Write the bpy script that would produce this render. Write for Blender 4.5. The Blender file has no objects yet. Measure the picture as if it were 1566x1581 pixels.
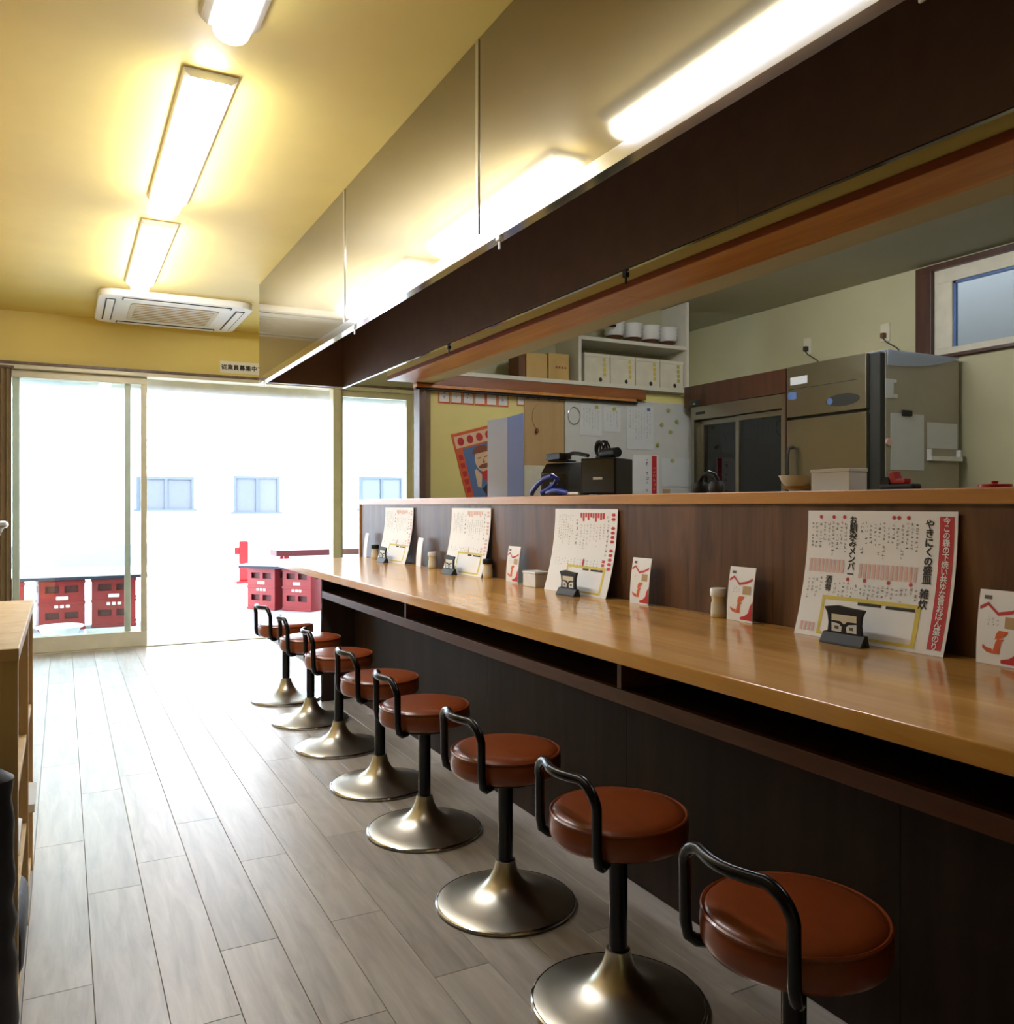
import bpy, bmesh, math, random
from mathutils import Vector, Matrix
random.seed(7)
PI = math.pi
SC = bpy.context.scene
COL = SC.collection

# ---------------------------------------------------------------- camera
cam_d = bpy.data.cameras.new('camera')
cam_d.sensor_fit = 'HORIZONTAL'
cam_d.sensor_width = 36.0
cam_d.lens = 36.0 * 1310.0 / 1566.0
cam_d.shift_y = -10.5 / 1566.0
cam_d.clip_start = 0.02
cam_d.clip_end = 200
cam = bpy.data.objects.new('camera', cam_d)
COL.objects.link(cam)
cam.location = (0, 0, 1.07)
cam.rotation_euler = (PI / 2, 0, -math.radians(27.64))
SC.camera = cam

# ---------------------------------------------------------------- world, exposure
SC.view_settings.view_transform = 'Standard'
SC.view_settings.look = 'None'
SC.view_settings.gamma = 1.0
SC.view_settings.use_curve_mapping = False
SC.view_settings.exposure = 1.2
W = bpy.data.worlds.new('overcast_sky')
SC.world = W
W.use_nodes = True
wn = W.node_tree.nodes
wn['Background'].inputs[0].default_value = (0.86, 0.93, 1.0, 1)
wn['Background'].inputs[1].default_value = 5.2
LAMP_NEAR, LAMP_FAR, LAMP_FILL = 4.0, 24.0, 48.0

# ---------------------------------------------------------------- materials
def lin(h):
    h = h.lstrip('#')
    r = []
    for i in (0, 2, 4):
        v = int(h[i:i + 2], 16) / 255
        r.append(v / 12.92 if v <= 0.04045 else ((v + 0.055) / 1.055) ** 2.4)
    return (*r, 1.0)

M = {}
def base(name):
    m = bpy.data.materials.new(name)
    m.use_nodes = True
    M[name] = m
    nt = m.node_tree
    return m, nt, nt.nodes['Principled BSDF']

def plain(name, colr, rough=0.5, metal=0.0, var=0.06, scale=12.0, bump=0.0, spec=0.5, coat=0.0):
    """one colour with slight procedural mottling"""
    m, nt, p = base(name)
    c = lin(colr)
    tc = nt.nodes.new('ShaderNodeTexCoord')
    nz = nt.nodes.new('ShaderNodeTexNoise')
    nz.inputs['Scale'].default_value = scale
    nz.inputs['Detail'].default_value = 4
    nt.links.new(tc.outputs['Object'], nz.inputs['Vector'])
    rp = nt.nodes.new('ShaderNodeValToRGB')
    rp.color_ramp.elements[0].position = 0.3
    rp.color_ramp.elements[1].position = 0.7
    rp.color_ramp.elements[0].color = (*[max(0, v * (1 - var)) for v in c[:3]], 1)
    rp.color_ramp.elements[1].color = (*[min(1, v * (1 + var)) for v in c[:3]], 1)
    nt.links.new(nz.outputs['Fac'], rp.inputs[0])
    nt.links.new(rp.outputs[0], p.inputs['Base Color'])
    p.inputs['Roughness'].default_value = rough
    p.inputs['Metallic'].default_value = metal
    p.inputs['Specular IOR Level'].default_value = spec
    p.inputs['Coat Weight'].default_value = coat
    if bump:
        b = nt.nodes.new('ShaderNodeBump')
        b.inputs['Strength'].default_value = bump
        b.inputs['Distance'].default_value = 0.004
        nt.links.new(nz.outputs['Fac'], b.inputs['Height'])
        nt.links.new(b.outputs[0], p.inputs['Normal'])
    return m

def wood(name, dark, light, axis='Y', rough=0.35, stretch=14.0, scale=1.0, rnd=0.0, coat=0.0, bump=0.05, spec=0.5):
    """grain running along one axis; rnd mixes a per-object tone"""
    m, nt, p = base(name)
    tc = nt.nodes.new('ShaderNodeTexCoord')
    mp = nt.nodes.new('ShaderNodeMapping')
    s = [stretch * scale] * 3
    s['XYZ'.index(axis)] = 1.1 * scale
    mp.inputs['Scale'].default_value = s
    nt.links.new(tc.outputs['Object'], mp.inputs['Vector'])
    oi = nt.nodes.new('ShaderNodeObjectInfo')
    if rnd:
        ml = nt.nodes.new('ShaderNodeVectorMath'); ml.operation = 'SCALE'
        ml.inputs[0].default_value = (13, 17, 11)
        nt.links.new(oi.outputs['Random'], ml.inputs['Scale'])
        nt.links.new(ml.outputs[0], mp.inputs['Location'])
    n1 = nt.nodes.new('ShaderNodeTexNoise')
    n1.inputs['Scale'].default_value = 1.6
    n1.inputs['Detail'].default_value = 8
    n1.inputs['Roughness'].default_value = 0.62
    n1.inputs['Distortion'].default_value = 0.6
    nt.links.new(mp.outputs[0], n1.inputs['Vector'])
    rp = nt.nodes.new('ShaderNodeValToRGB')
    rp.color_ramp.elements[0].position = 0.3
    rp.color_ramp.elements[1].position = 0.7
    rp.color_ramp.elements[0].color = lin(dark)
    rp.color_ramp.elements[1].color = lin(light)
    nt.links.new(n1.outputs['Fac'], rp.inputs[0])
    out = rp.outputs[0]
    if rnd:
        hv = nt.nodes.new('ShaderNodeHueSaturation')
        mr = nt.nodes.new('ShaderNodeMapRange')
        mr.inputs['To Min'].default_value = 1 - rnd
        mr.inputs['To Max'].default_value = 1 + rnd
        nt.links.new(oi.outputs['Random'], mr.inputs['Value'])
        nt.links.new(mr.outputs[0], hv.inputs['Value'])
        nt.links.new(out, hv.inputs['Color'])
        out = hv.outputs[0]
    nt.links.new(out, p.inputs['Base Color'])
    p.inputs['Roughness'].default_value = rough
    p.inputs['Coat Weight'].default_value = coat
    p.inputs['Specular IOR Level'].default_value = spec
    if bump:
        b = nt.nodes.new('ShaderNodeBump')
        b.inputs['Strength'].default_value = bump
        b.inputs['Distance'].default_value = 0.002
        nt.links.new(n1.outputs['Fac'], b.inputs['Height'])
        nt.links.new(b.outputs[0], p.inputs['Normal'])
    return m

def glow(name, colr, strength):
    m, nt, p = base(name)
    p.inputs['Base Color'].default_value = lin('#f4f4f4')
    p.inputs['Emission Color'].default_value = lin(colr)
    p.inputs['Emission Strength'].default_value = strength
    return m

def glass(name, tint='#ffffff', refl=0.1):
    m, nt, p = base(name)
    nt.nodes.remove(p)
    o = nt.nodes['Material Output']
    t = nt.nodes.new('ShaderNodeBsdfTransparent'); t.inputs[0].default_value = lin(tint)
    g = nt.nodes.new('ShaderNodeBsdfGlossy'); g.inputs['Roughness'].default_value = 0.02
    lw = nt.nodes.new('ShaderNodeFresnel'); lw.inputs['IOR'].default_value = 1.45
    ad = nt.nodes.new('ShaderNodeMath'); ad.operation = 'MULTIPLY_ADD'
    ad.inputs[1].default_value = 1.0; ad.inputs[2].default_value = refl
    ad.use_clamp = True
    nt.links.new(lw.outputs[0], ad.inputs[0])
    mx = nt.nodes.new('ShaderNodeMixShader')
    nt.links.new(ad.outputs[0], mx.inputs[0])
    nt.links.new(t.outputs[0], mx.inputs[1])
    nt.links.new(g.outputs[0], mx.inputs[2])
    nt.links.new(mx.outputs[0], o.inputs[0])
    return m

plain('yellow_paint', '#e8cf72', 0.55, var=0.03, scale=3, bump=0.02)
plain('yellow_wall', '#ece08e', 0.6, var=0.03, scale=3)
plain('cream_wall', '#b9b38e', 0.65, var=0.03, scale=3)
plain('kitchen_ceiling', '#a8a288', 0.7, var=0.03, scale=3)
plain('left_wall', '#b9a067', 0.6, var=0.05, scale=4)
plain('slab', '#6d675c', 0.7)
plain('paving', '#c3c8cf', 0.8, var=0.05, scale=2)
wood('floor_plank', '#9a938a', '#bfb8ae', 'Y', 0.33, 11, 1.6, rnd=0.09, bump=0.08)
wood('worktop', '#bd843c', '#d9a557', 'Y', 0.18, 12, 1.0, coat=0.15, bump=0.01)
wood('ledge_wood', '#a06a2c', '#bf8844', 'Y', 0.3, 14, 1.0)
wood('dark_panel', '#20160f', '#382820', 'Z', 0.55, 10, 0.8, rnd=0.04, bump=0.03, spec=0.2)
wood('riser_panel', '#3c2618', '#735033', 'Z', 0.42, 10, 0.8, rnd=0.05, bump=0.03, spec=0.3)
wood('rail_wood', '#4a2a1a', '#6b4128', 'Y', 0.4, 12, 1.0)
wood('orange_wood', '#ae6c2a', '#cf944b', 'Y', 0.35, 16, 0.8)
wood('bead_wood', '#7c3a18', '#96501f', 'Y', 0.4, 16, 0.8)
wood('red_wood', '#7a4420', '#9a6030', 'X', 0.4, 16, 0.8)
wood('brown_frame', '#3a2113', '#54321e', 'Z', 0.4, 12, 1.0)
wood('pale_wood', '#cfa868', '#e3c48a', 'Z', 0.5, 10, 1.2)
wood('post_wood', '#4f3a2a', '#7a6250', 'Z', 0.4, 12, 1.0)
wood('tan_board', '#b08f5c', '#bf9f6d', 'Z', 0.5, 8, 0.6)

def steel(name, colr, rough, stretch=(1, 1, 1), aniso=0.0):
    m, nt, p = base(name)
    p.inputs['Metallic'].default_value = 1.0
    p.inputs['Base Color'].default_value = lin(colr)
    tc = nt.nodes.new('ShaderNodeTexCoord')
    mp = nt.nodes.new('ShaderNodeMapping')
    mp.inputs['Scale'].default_value = stretch
    nz = nt.nodes.new('ShaderNodeTexNoise'); nz.inputs['Scale'].default_value = 3; nz.inputs['Detail'].default_value = 2
    nt.links.new(tc.outputs['Object'], mp.inputs[0]); nt.links.new(mp.outputs[0], nz.inputs['Vector'])
    mr = nt.nodes.new('ShaderNodeMapRange')
    mr.inputs['To Min'].default_value = rough * 0.9; mr.inputs['To Max'].default_value = rough * 1.12
    nt.links.new(nz.outputs['Fac'], mr.inputs['Value']); nt.links.new(mr.outputs[0], p.inputs['Roughness'])
    if aniso:
        p.inputs['Anisotropic'].default_value = aniso
        tg = nt.nodes.new('ShaderNodeTangent'); tg.direction_type = 'RADIAL'; tg.axis = 'Z'
        nt.links.new(tg.outputs[0], p.inputs['Tangent'])
    return m
hm = steel('hood_steel', '#a49a80', 0.07)
_nt = hm.node_tree; _p = _nt.nodes['Principled BSDF']
_q = _nt.nodes.new('ShaderNodeBsdfPrincipled'); _q.inputs['Metallic'].default_value = 1; _q.inputs['Base Color'].default_value = lin('#9d9378'); _q.inputs['Roughness'].default_value = 0.36; _q.inputs['Anisotropic'].default_value = 0.6
_t = _nt.nodes.new('ShaderNodeTangent'); _t.direction_type = 'RADIAL'; _t.axis = 'Z'; _nt.links.new(_t.outputs[0], _q.inputs['Tangent'])
_m = _nt.nodes.new('ShaderNodeMixShader'); _m.inputs[0].default_value = 0.24
_nt.links.new(_p.outputs[0], _m.inputs[1]); _nt.links.new(_q.outputs[0], _m.inputs[2]); _nt.links.new(_m.outputs[0], _nt.nodes['Material Output'].inputs[0])
steel('chrome', '#d8d8da', 0.12)
steel('base_metal', '#cdc8b9', 0.33)
steel('fridge_steel', '#a29d8d', 0.3)
plain('aluminium', '#cfc6a8', 0.4, metal=0.2)
plain('hood_inside', '#6f5546', 0.45, var=0.08)  # brown stands for the unlit stainless inside the hood
plain('leather', '#86401d', 0.3, var=0.07, scale=30, bump=0.03, coat=0.15)
plain('black_tube', '#15161a', 0.22, metal=0.4)
plain('black_plastic', '#1a1a1c', 0.5, spec=0.35)
plain('grey_plastic', '#33363a', 0.45)
plain('white_plastic', '#e6e4dc', 0.4)
plain('lamp_white', '#f1efe6', 0.45, var=0.02)
plain('paper', '#ecebe6', 0.6, var=0.02)
plain('paper_cool', '#d8dad6', 0.6, var=0.02)
plain('ink_black', '#2b2822', 0.7)
plain('ink_grey', '#5f5c52', 0.7)
plain('ink_red', '#c22a2a', 0.6)
plain('ink_pink', '#dfb9ae', 0.7)
plain('ink_orange', '#d8622c', 0.6)
plain('ink_yellow', '#d8c24a', 0.6)
plain('ink_blue', '#5a76a4', 0.6)
plain('ink_skin', '#e6c39a', 0.6)
plain('ink_brown', '#8a4a2c', 0.6)
plain('ink_green', '#a8ad50', 0.6)
plain('shelf_white', '#d9d4c0', 0.5, var=0.03)
plain('carton', '#c29f5c', 0.7)
plain('carton_dark', '#6b4322', 0.7)
plain('whiteboard', '#cfcfc6', 0.35, var=0.02)
plain('pane_blue', '#565c66', 0.25, var=0.03)
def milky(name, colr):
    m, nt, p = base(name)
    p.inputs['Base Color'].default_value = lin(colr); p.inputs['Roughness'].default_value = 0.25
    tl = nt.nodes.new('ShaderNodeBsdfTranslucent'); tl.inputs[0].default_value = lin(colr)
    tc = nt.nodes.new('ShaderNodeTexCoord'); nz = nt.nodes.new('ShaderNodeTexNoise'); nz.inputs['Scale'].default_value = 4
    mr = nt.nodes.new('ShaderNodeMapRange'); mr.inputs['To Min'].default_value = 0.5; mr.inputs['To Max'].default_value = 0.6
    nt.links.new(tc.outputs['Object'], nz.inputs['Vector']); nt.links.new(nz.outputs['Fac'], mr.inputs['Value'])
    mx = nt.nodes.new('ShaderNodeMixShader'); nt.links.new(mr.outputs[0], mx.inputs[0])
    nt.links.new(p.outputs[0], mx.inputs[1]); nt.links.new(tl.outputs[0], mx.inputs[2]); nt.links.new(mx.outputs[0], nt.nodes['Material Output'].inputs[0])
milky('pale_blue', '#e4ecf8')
milky('blue_leaf', '#b3c8f0')
plain('blue_cable', '#1d2f8c', 0.4)
plain('red_plastic', '#b3171c', 0.35)
plain('bench_red', '#4a0b12', 0.5)
plain('crate_red', '#8a1016', 0.4, var=0.08)
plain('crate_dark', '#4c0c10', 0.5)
plain('white_ceramic', '#e9e7df', 0.2)
plain('brown_glaze', '#5b3a22', 0.3)
plain('salt', '#dccfa6', 0.4)
plain('board_white', '#eef0f2', 0.4)
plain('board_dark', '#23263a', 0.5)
plain('building_wall', '#eceef0', 0.8, var=0.02)
plain('building_line', '#8592a6', 0.8)
plain('window_frame_out', '#46505f', 0.6)
plain('black_fabric', '#17181c', 0.55, var=0.2, scale=25, bump=0.4)
plain('curtain', '#8a7453', 0.8, var=0.1)
plain('outdoor_wall', '#5c5c5e', 0.9, var=0.02)
plain('gasket', '#2a2a22', 0.6)
plain('fridge_side', '#a7a08a', 0.4, var=0.03, scale=3)
plain('plate_ivory', '#d6cfb6', 0.4)
plain('sign_cream', '#efe7cf', 0.6, var=0.02)
plain('window_out', '#7d93b0', 0.3)
glass('clear_glass', '#f6fbfb', 0.02)
glass('case_glass', '#d2dad2', 0.06)
glow('tube_far', '#f2f5ff', LAMP_FAR)
glow('tube_near', '#f2f5ff', LAMP_NEAR)
glow('tube_fill', '#f2f5ff', LAMP_FILL)

# ---------------------------------------------------------------- mesh helpers
ORG = {}
PRINTS = {'small_print', 'title_marks', 'headings', 'price_print', 'red_print', 'lettering', 'band_lettering', 'red_dots', 'printed_mark', 'gold_print', 'offer_heading', 'hair_and_beard', 'figure_shape', 'red_scarf', 'face'}
class MB:
    def __init__(self):
        self.v = []; self.f = []
    def add(self, vs, fs):
        o = len(self.v)
        self.v += [tuple(p) for p in vs]
        self.f += [tuple(i + o for i in f) for f in fs]
        return self
    def box(self, x0, x1, y0, y1, z0, z1):
        return self.add([(x0, y0, z0), (x1, y0, z0), (x1, y1, z0), (x0, y1, z0), (x0, y0, z1), (x1, y0, z1), (x1, y1, z1), (x0, y1, z1)],
                        [(0, 3, 2, 1), (4, 5, 6, 7), (0, 1, 5, 4), (1, 2, 6, 5), (2, 3, 7, 6), (3, 0, 4, 7)])
    def prism(self, poly, a0, a1, axis='Y'):
        """2-D polygon extruded along an axis (X: poly=(y,z), Y: (x,z), Z: (x,y))"""
        def P(p, a):
            return {'X': (a, p[0], p[1]), 'Y': (p[0], a, p[1]), 'Z': (p[0], p[1], a)}[axis]
        n = len(poly)
        vs = [P(p, a0) for p in poly] + [P(p, a1) for p in poly]
        fs = [tuple(range(n)), tuple(range(2 * n - 1, n - 1, -1))]
        fs += [(i, (i + 1) % n + 0, (i + 1) % n + n, i + n) for i in range(n)]
        return self.add(vs, fs)
    def lathe(self, prof, n=32, c=(0, 0), cap=True):
        vs = []; fs = []
        for r, z in prof:
            for k in range(n):
                a = 2 * PI * k / n
                vs.append((c[0] + r * math.cos(a), c[1] + r * math.sin(a), z))
        for i in range(len(prof) - 1):
            for k in range(n):
                k2 = (k + 1) % n
                fs.append((i * n + k, i * n + k2, (i + 1) * n + k2, (i + 1) * n + k))
        if cap:
            fs.append(tuple(range(n - 1, -1, -1)))
            fs.append(tuple(range((len(prof) - 1) * n, len(prof) * n)))
        return self.add(vs, fs)
    def tube(self, pts, r, n=10, closed=False):
        pts = [Vector(p) for p in pts]
        m = len(pts)
        vs = []; fs = []
        up = Vector((0.123, 0.456, 0.88)).normalized()
        for i, p in enumerate(pts):
            if closed:
                d = pts[(i + 1) % m] - pts[i - 1]
            else:
                d = pts[min(i + 1, m - 1)] - pts[max(i - 1, 0)]
            d.normalize()
            a = up - d * up.dot(d)
            if a.length < 1e-4:
                a = Vector((1, 0, 0))
            a.normalize(); b = d.cross(a)
            up = a
            rr = r[i] if isinstance(r, (list, tuple)) else r
            for k in range(n):
                t = 2 * PI * k / n
                vs.append(p + (a * math.cos(t) + b * math.sin(t)) * rr)
        for i in range(m if closed else m - 1):
            i2 = (i + 1) % m
            for k in range(n):
                k2 = (k + 1) % n
                fs.append((i * n + k, i * n + k2, i2 * n + k2, i2 * n + k))
        if not closed:
            fs.append(tuple(range(n - 1, -1, -1)))
            fs.append(tuple(range((m - 1) * n, m * n)))
        return self.add(vs, fs)
    def sheet(self, fn, nu, nv, u0, u1, v0, v1, t):
        """thick bent sheet; fn(u,v,d) -> point at depth d behind the face"""
        vs = []
        for d in (0, t):
            for j in range(nv + 1):
                for i in range(nu + 1):
                    vs.append(fn(u0 + (u1 - u0) * i / nu, v0 + (v1 - v0) * j / nv, d))
        N = (nu + 1) * (nv + 1); fs = []
        I = lambda i, j, k: k * N + j * (nu + 1) + i
        for j in range(nv):
            for i in range(nu):
                fs.append((I(i, j, 0), I(i + 1, j, 0), I(i + 1, j + 1, 0), I(i, j + 1, 0)))
                fs.append((I(i, j, 1), I(i, j + 1, 1), I(i + 1, j + 1, 1), I(i + 1, j, 1)))
        for i in range(nu):
            fs.append((I(i, 0, 0), I(i, 0, 1), I(i + 1, 0, 1), I(i + 1, 0, 0)))
            fs.append((I(i, nv, 0), I(i + 1, nv, 0), I(i + 1, nv, 1), I(i, nv, 1)))
        for j in range(nv):
            fs.append((I(0, j, 0), I(0, j + 1, 0), I(0, j + 1, 1), I(0, j, 1)))
            fs.append((I(nu, j, 0), I(nu, j, 1), I(nu, j + 1, 1), I(nu, j + 1, 0)))
        return self.add(vs, fs)
    def build(self, name, mat, parent=None, bevel=0.0, smooth=False, seg=2):
        xs = [p[0] for p in self.v]; ys = [p[1] for p in self.v]; zs = [p[2] for p in self.v]
        o = Vector(((min(xs) + max(xs)) / 2, (min(ys) + max(ys)) / 2, min(zs)))
        me = bpy.data.meshes.new(name)
        me.from_pydata([(p[0] - o.x, p[1] - o.y, p[2] - o.z) for p in self.v], [], self.f)
        bm = bmesh.new(); bm.from_mesh(me)
        bmesh.ops.recalc_face_normals(bm, faces=bm.faces)
        if bevel:
            es = [e for e in bm.edges if len(e.link_faces) == 2 and e.calc_face_angle() > 0.6]
            bmesh.ops.bevel(bm, geom=es, offset=bevel, segments=seg, affect='EDGES', clamp_overlap=True, profile=0.6)
        if smooth:
            for f in bm.faces:
                f.smooth = True
            for e in bm.edges:
                if len(e.link_faces) == 2 and e.calc_face_angle() > 0.75:
                    e.smooth = False
        bm.to_mesh(me); bm.free()
        me.materials.append(M[mat])
        ob = bpy.data.objects.new(name, me)
        if name in PRINTS: ob['kind'] = 'stuff'
        COL.objects.link(ob)
        ORG[ob] = o
        if parent is not None:
            ob.parent = parent
            ob.location = o - ORG[parent]
        else:
            ob.location = o
        return ob

def box(name, mat, x0, x1, y0, y1, z0, z1, parent=None, bevel=0.0):
    return MB().box(x0, x1, y0, y1, z0, z1).build(name, mat, parent, bevel)

def tag(o, label, cat, group=None):
    o['label'] = label; o['category'] = cat
    if group: o['group'] = group
    return o
def struct(o, label=None):
    o['kind'] = 'structure'
    if label: o['label'] = label
    return o
def thing(name, label, cat, loc=(0, 0, 0), group=None):
    o = bpy.data.objects.new(name, None)
    o.empty_display_size = 0.05
    COL.objects.link(o)
    o.location = loc; ORG[o] = Vector(loc)
    return tag(o, label, cat, group)
def copy_tree(o, parent=None):
    c = o.copy(); COL.objects.link(c)
    if parent is not None: c.parent = parent
    for ch in o.children: copy_tree(ch, c)
    return c
def roundrect(x0, x1, y0, y1, r, n=5):
    out = []
    for cx, cy, a in ((x1 - r, y0 + r, -90), (x1 - r, y1 - r, 0), (x0 + r, y1 - r, 90), (x0 + r, y0 + r, 180)):
        for k in range(n + 1):
            t = math.radians(a + 90 * k / n)
            out.append((cx + r * math.cos(t), cy + r * math.sin(t)))
    return out
def arc(c, r, a0, a1, n, plane='XZ'):
    out = []
    for k in range(n + 1):
        t = math.radians(a0 + (a1 - a0) * k / n)
        out.append((c[0] + r * math.cos(t), c[1] + r * math.sin(t)))
    return out

# ---------------------------------------------------------------- lettering
BAND = '今この森の下焼い共ゆな旨おばん盛のり'
TEXTS = BAND + 'やきにくの盛皿雑炊お馴染みメンバー酒肴期間限定品' + '従業員募集中です'
GLY = {}
def load_glyphs():
    obs = []
    for ch in sorted(set(TEXTS)):
        cu = bpy.data.curves.new('glyph', 'FONT')
        cu.body = ch; cu.resolution_u = 2; cu.align_x = 'CENTER'
        ob = bpy.data.objects.new('glyph', cu); COL.objects.link(ob); obs.append((ch, ob))
    bpy.context.view_layer.update()
    dg = bpy.context.evaluated_depsgraph_get()
    for ch, ob in obs:
        me = bpy.data.meshes.new_from_object(ob.evaluated_get(dg))
        vs = [(v.co.x, v.co.y) for v in me.vertices]; fs = [tuple(p.vertices) for p in me.polygons]
        if vs:
            cx = (min(v[0] for v in vs) + max(v[0] for v in vs)) / 2; cy = 0.36
            vs = [(x - cx, y - cy) for x, y in vs]
        GLY[ch] = (vs, fs)
        bpy.data.meshes.remove(me)
    for ch, ob in obs:
        cu = ob.data; bpy.data.objects.remove(ob); bpy.data.curves.remove(cu)
load_glyphs()
def put_glyph(mb, fn, ch, u, v, size, d=-0.0012, bold=0.0):
    vs, fs = GLY[ch]
    offs = [(0, 0)] if not bold else [(-bold, 0), (bold, 0), (0, bold), (0, -bold)]
    for k, (du, dv) in enumerate(offs):
        mb.add([fn(u + (x * size) + du, v + (y * size) + dv, d - 0.00005 * k) for x, y in vs], fs)
def flat_poly(mb, fn, poly, d=-0.0008, n=4):
    mb.add([fn(u, v, d) for u, v in poly], [tuple(range(len(poly)))])
def flat_rect(mb, fn, u0, u1, v0, v1, d=-0.0008, nv=8):
    nv = max(1, int(nv))
    vs = []; fs = []
    for j in range(nv + 1):
        vv = v0 + (v1 - v0) * j / nv
        vs += [fn(u0, vv, d), fn(u1, vv, d)]
    for j in range(nv):
        fs.append((2 * j, 2 * j + 1, 2 * j + 3, 2 * j + 2))
    mb.add(vs, fs)
def disc(mb, fn, u, v, ru, rv=None, d=-0.0008, n=14, a0=0, a1=360):
    rv = rv or ru
    flat_poly(mb, fn, [(u + ru * math.cos(math.radians(a0 + (a1 - a0) * k / n)), v + rv * math.sin(math.radians(a0 + (a1 - a0) * k / n))) for k in range(n)], d)

# ================================================================ SETTING
YF = 6.95          # shop front
XL, YB = -0.52, -2.4
XR = 4.90
fl = struct(box('floor', 'slab', XL - 0.1, XR + 0.1, YB - 0.1, YF + 0.05, -0.12, -0.006), 'grey-brown plank floor of the eating area')
pw, pl, gap = 0.1375, 0.915, 0.0010
row0 = 0.06 - 4 * pw
protos = {}
for r in range(15):
    x0 = row0 + r * pw
    x1 = min(x0 + pw, 1.46)
    if x1 - x0 < 0.02: continue
    y = YB - random.random() * pl
    while y < YF:
        a = max(y, YB); b = min(y + pl, YF + 0.02)
        if b - a > 0.02:
            k = (round(x1 - x0, 4), round(b - a, 4))
            if k in protos:
                o = protos[k].copy(); COL.objects.link(o)
                o.location = Vector(((x0 + x1) / 2, (a + b) / 2, -0.006)) - ORG[fl]
            else:
                o = MB().box(x0 + gap / 2, x1 - gap / 2, a + gap / 2, b - gap / 2, -0.006, 0).build('floor_plank', 'floor_plank', fl, 0.0009, seg=1)
                protos[k] = o
        y += pl

ceil = struct(box('ceiling', 'yellow_paint', XL - 0.1, 1.985, YB - 0.1, YF + 0.1, 2.45, 2.75), 'pale yellow painted ceiling')
c2 = struct(box('ceiling_kitchen', 'kitchen_ceiling', 1.985, XR + 0.1, YB - 0.1, YF + 0.1, 2.60, 2.75), 'plain grey-beige ceiling over the kitchen')
struct(box('wall_left', 'left_wall', XL - 0.1, XL, YB, YF + 0.1, 0, 2.45))
struct(box('wall_back', 'yellow_wall', XL, XR, YB - 0.1, YB, 0, 2.6))
# right kitchen wall with the high window opening
wy0, wy1, wz0, wz1 = 1.9, 3.62, 1.99, 2.585
mb = MB()
mb.box(XR, XR + 0.12, YB, wy0, 0, 2.6); mb.box(XR, XR + 0.12, wy1, YF + 0.1, 0, 2.6)
mb.box(XR, XR + 0.12, wy0, wy1, 0, wz0); mb.box(XR, XR + 0.12, wy0, wy1, wz1, 2.6)
struct(mb.build('wall_right', 'cream_wall'), 'cream kitchen wall')
# window
w3 = struct(thing('window_3', 'high kitchen window with dark wooden frame', 'window', (XR, (wy0 + wy1) / 2, wz0)))
del w3['category']
mb = MB()
mb.box(XR - 0.035, XR + 0.1, wy0, wy1, wz1 - 0.035, wz1); mb.box(XR - 0.035, XR + 0.1, wy0, wy1, wz0, wz0 + 0.02)
mb.box(XR - 0.035, XR + 0.1, wy1 - 0.11, wy1, wz0 + 0.02, wz1 - 0.035); mb.box(XR - 0.035, XR + 0.1, wy0, wy0 + 0.11, wz0 + 0.02, wz1 - 0.035)
mb.build('window_frame', 'brown_frame', w3, 0.002)
mb = MB()
a0, a1, b0, b1 = wy0 + 0.11, wy1 - 0.11, wz0 + 0.02, wz1 - 0.035
mb.box(XR + 0.0, XR + 0.05, a0, a1, b1 - 0.085, b1); mb.box(XR, XR + 0.05, a0, a1, b0, b0 + 0.045)
for y0 in (a0, a1 - 0.12, (a0 + a1) / 2 - 0.03):
    mb.box(XR, XR + 0.05, y0, y0 + (0.12 if y0 != (a0 + a1) / 2 - 0.03 else 0.06), b0 + 0.045, b1 - 0.085)
mb.build('sash', 'plate_ivory', w3, 0.002)
mb = MB()
for p in ((a0 + 0.12, a0 + 0.135, b0 + .045, b1 - .085), (a1 - 0.135, a1 - 0.12, b0 + .045, b1 - .085), (a0 + .12, a1 - .12, b1 - .1, b1 - .085)):
    mb.box(XR + 0.015, XR + 0.035, *p)
mb.build('glazing_seal', 'ink_blue', w3)
box('pane', 'clear_glass', XR + 0.022, XR + 0.028, a0 + 0.12, a1 - 0.12, b0 + 0.045, b1 - 0.085, w3)

# front wall: strip above the shop front and the blind part on the right
struct(MB().box(XL, 1.985, YF, YF + 0.12, 2.075, 2.45).build('wall_front', 'yellow_paint'), 'yellow wall strip above the glazed shop front')
mb = MB(); mb.box(1.985, 2.82, YF, YF + 0.12, 2.075, 2.6); mb.box(2.82, XR, YF, YF + 0.12, 0, 2.6)
struct(mb.build('wall_front_right', 'cream_wall'))
# shop-front frame
sf = struct(thing('trim_shopfront', 'aluminium shop-front frame', 'frame', (1.2, YF, 0))); del sf['category']
box('head_rail', 'aluminium', XL, 2.82, YF - 0.06, YF + 0.1, 2.035, 2.075, sf, 0.003)
box('head_track', 'post_wood', XL, 2.82, YF - 0.07, YF - 0.02, 2.063, 2.083, sf, 0.002)
box('mullion', 'aluminium', 1.985, 2.055, YF - 0.05, YF + 0.06, 0, 2.035, sf, 0.004)
box('jamb', 'aluminium', 2.70, 2.82, YF - 0.02, YF + 0.1, 0, 2.035, sf, 0.004)
box('jamb', 'aluminium', XL, -0.40, YF - 0.03, YF + 0.1, 0, 2.035, sf, 0.004)
box('threshold', 'aluminium', XL, 2.82, YF - 0.005, YF + 0.1, -0.01, 0.008, sf, 0.002)
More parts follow.
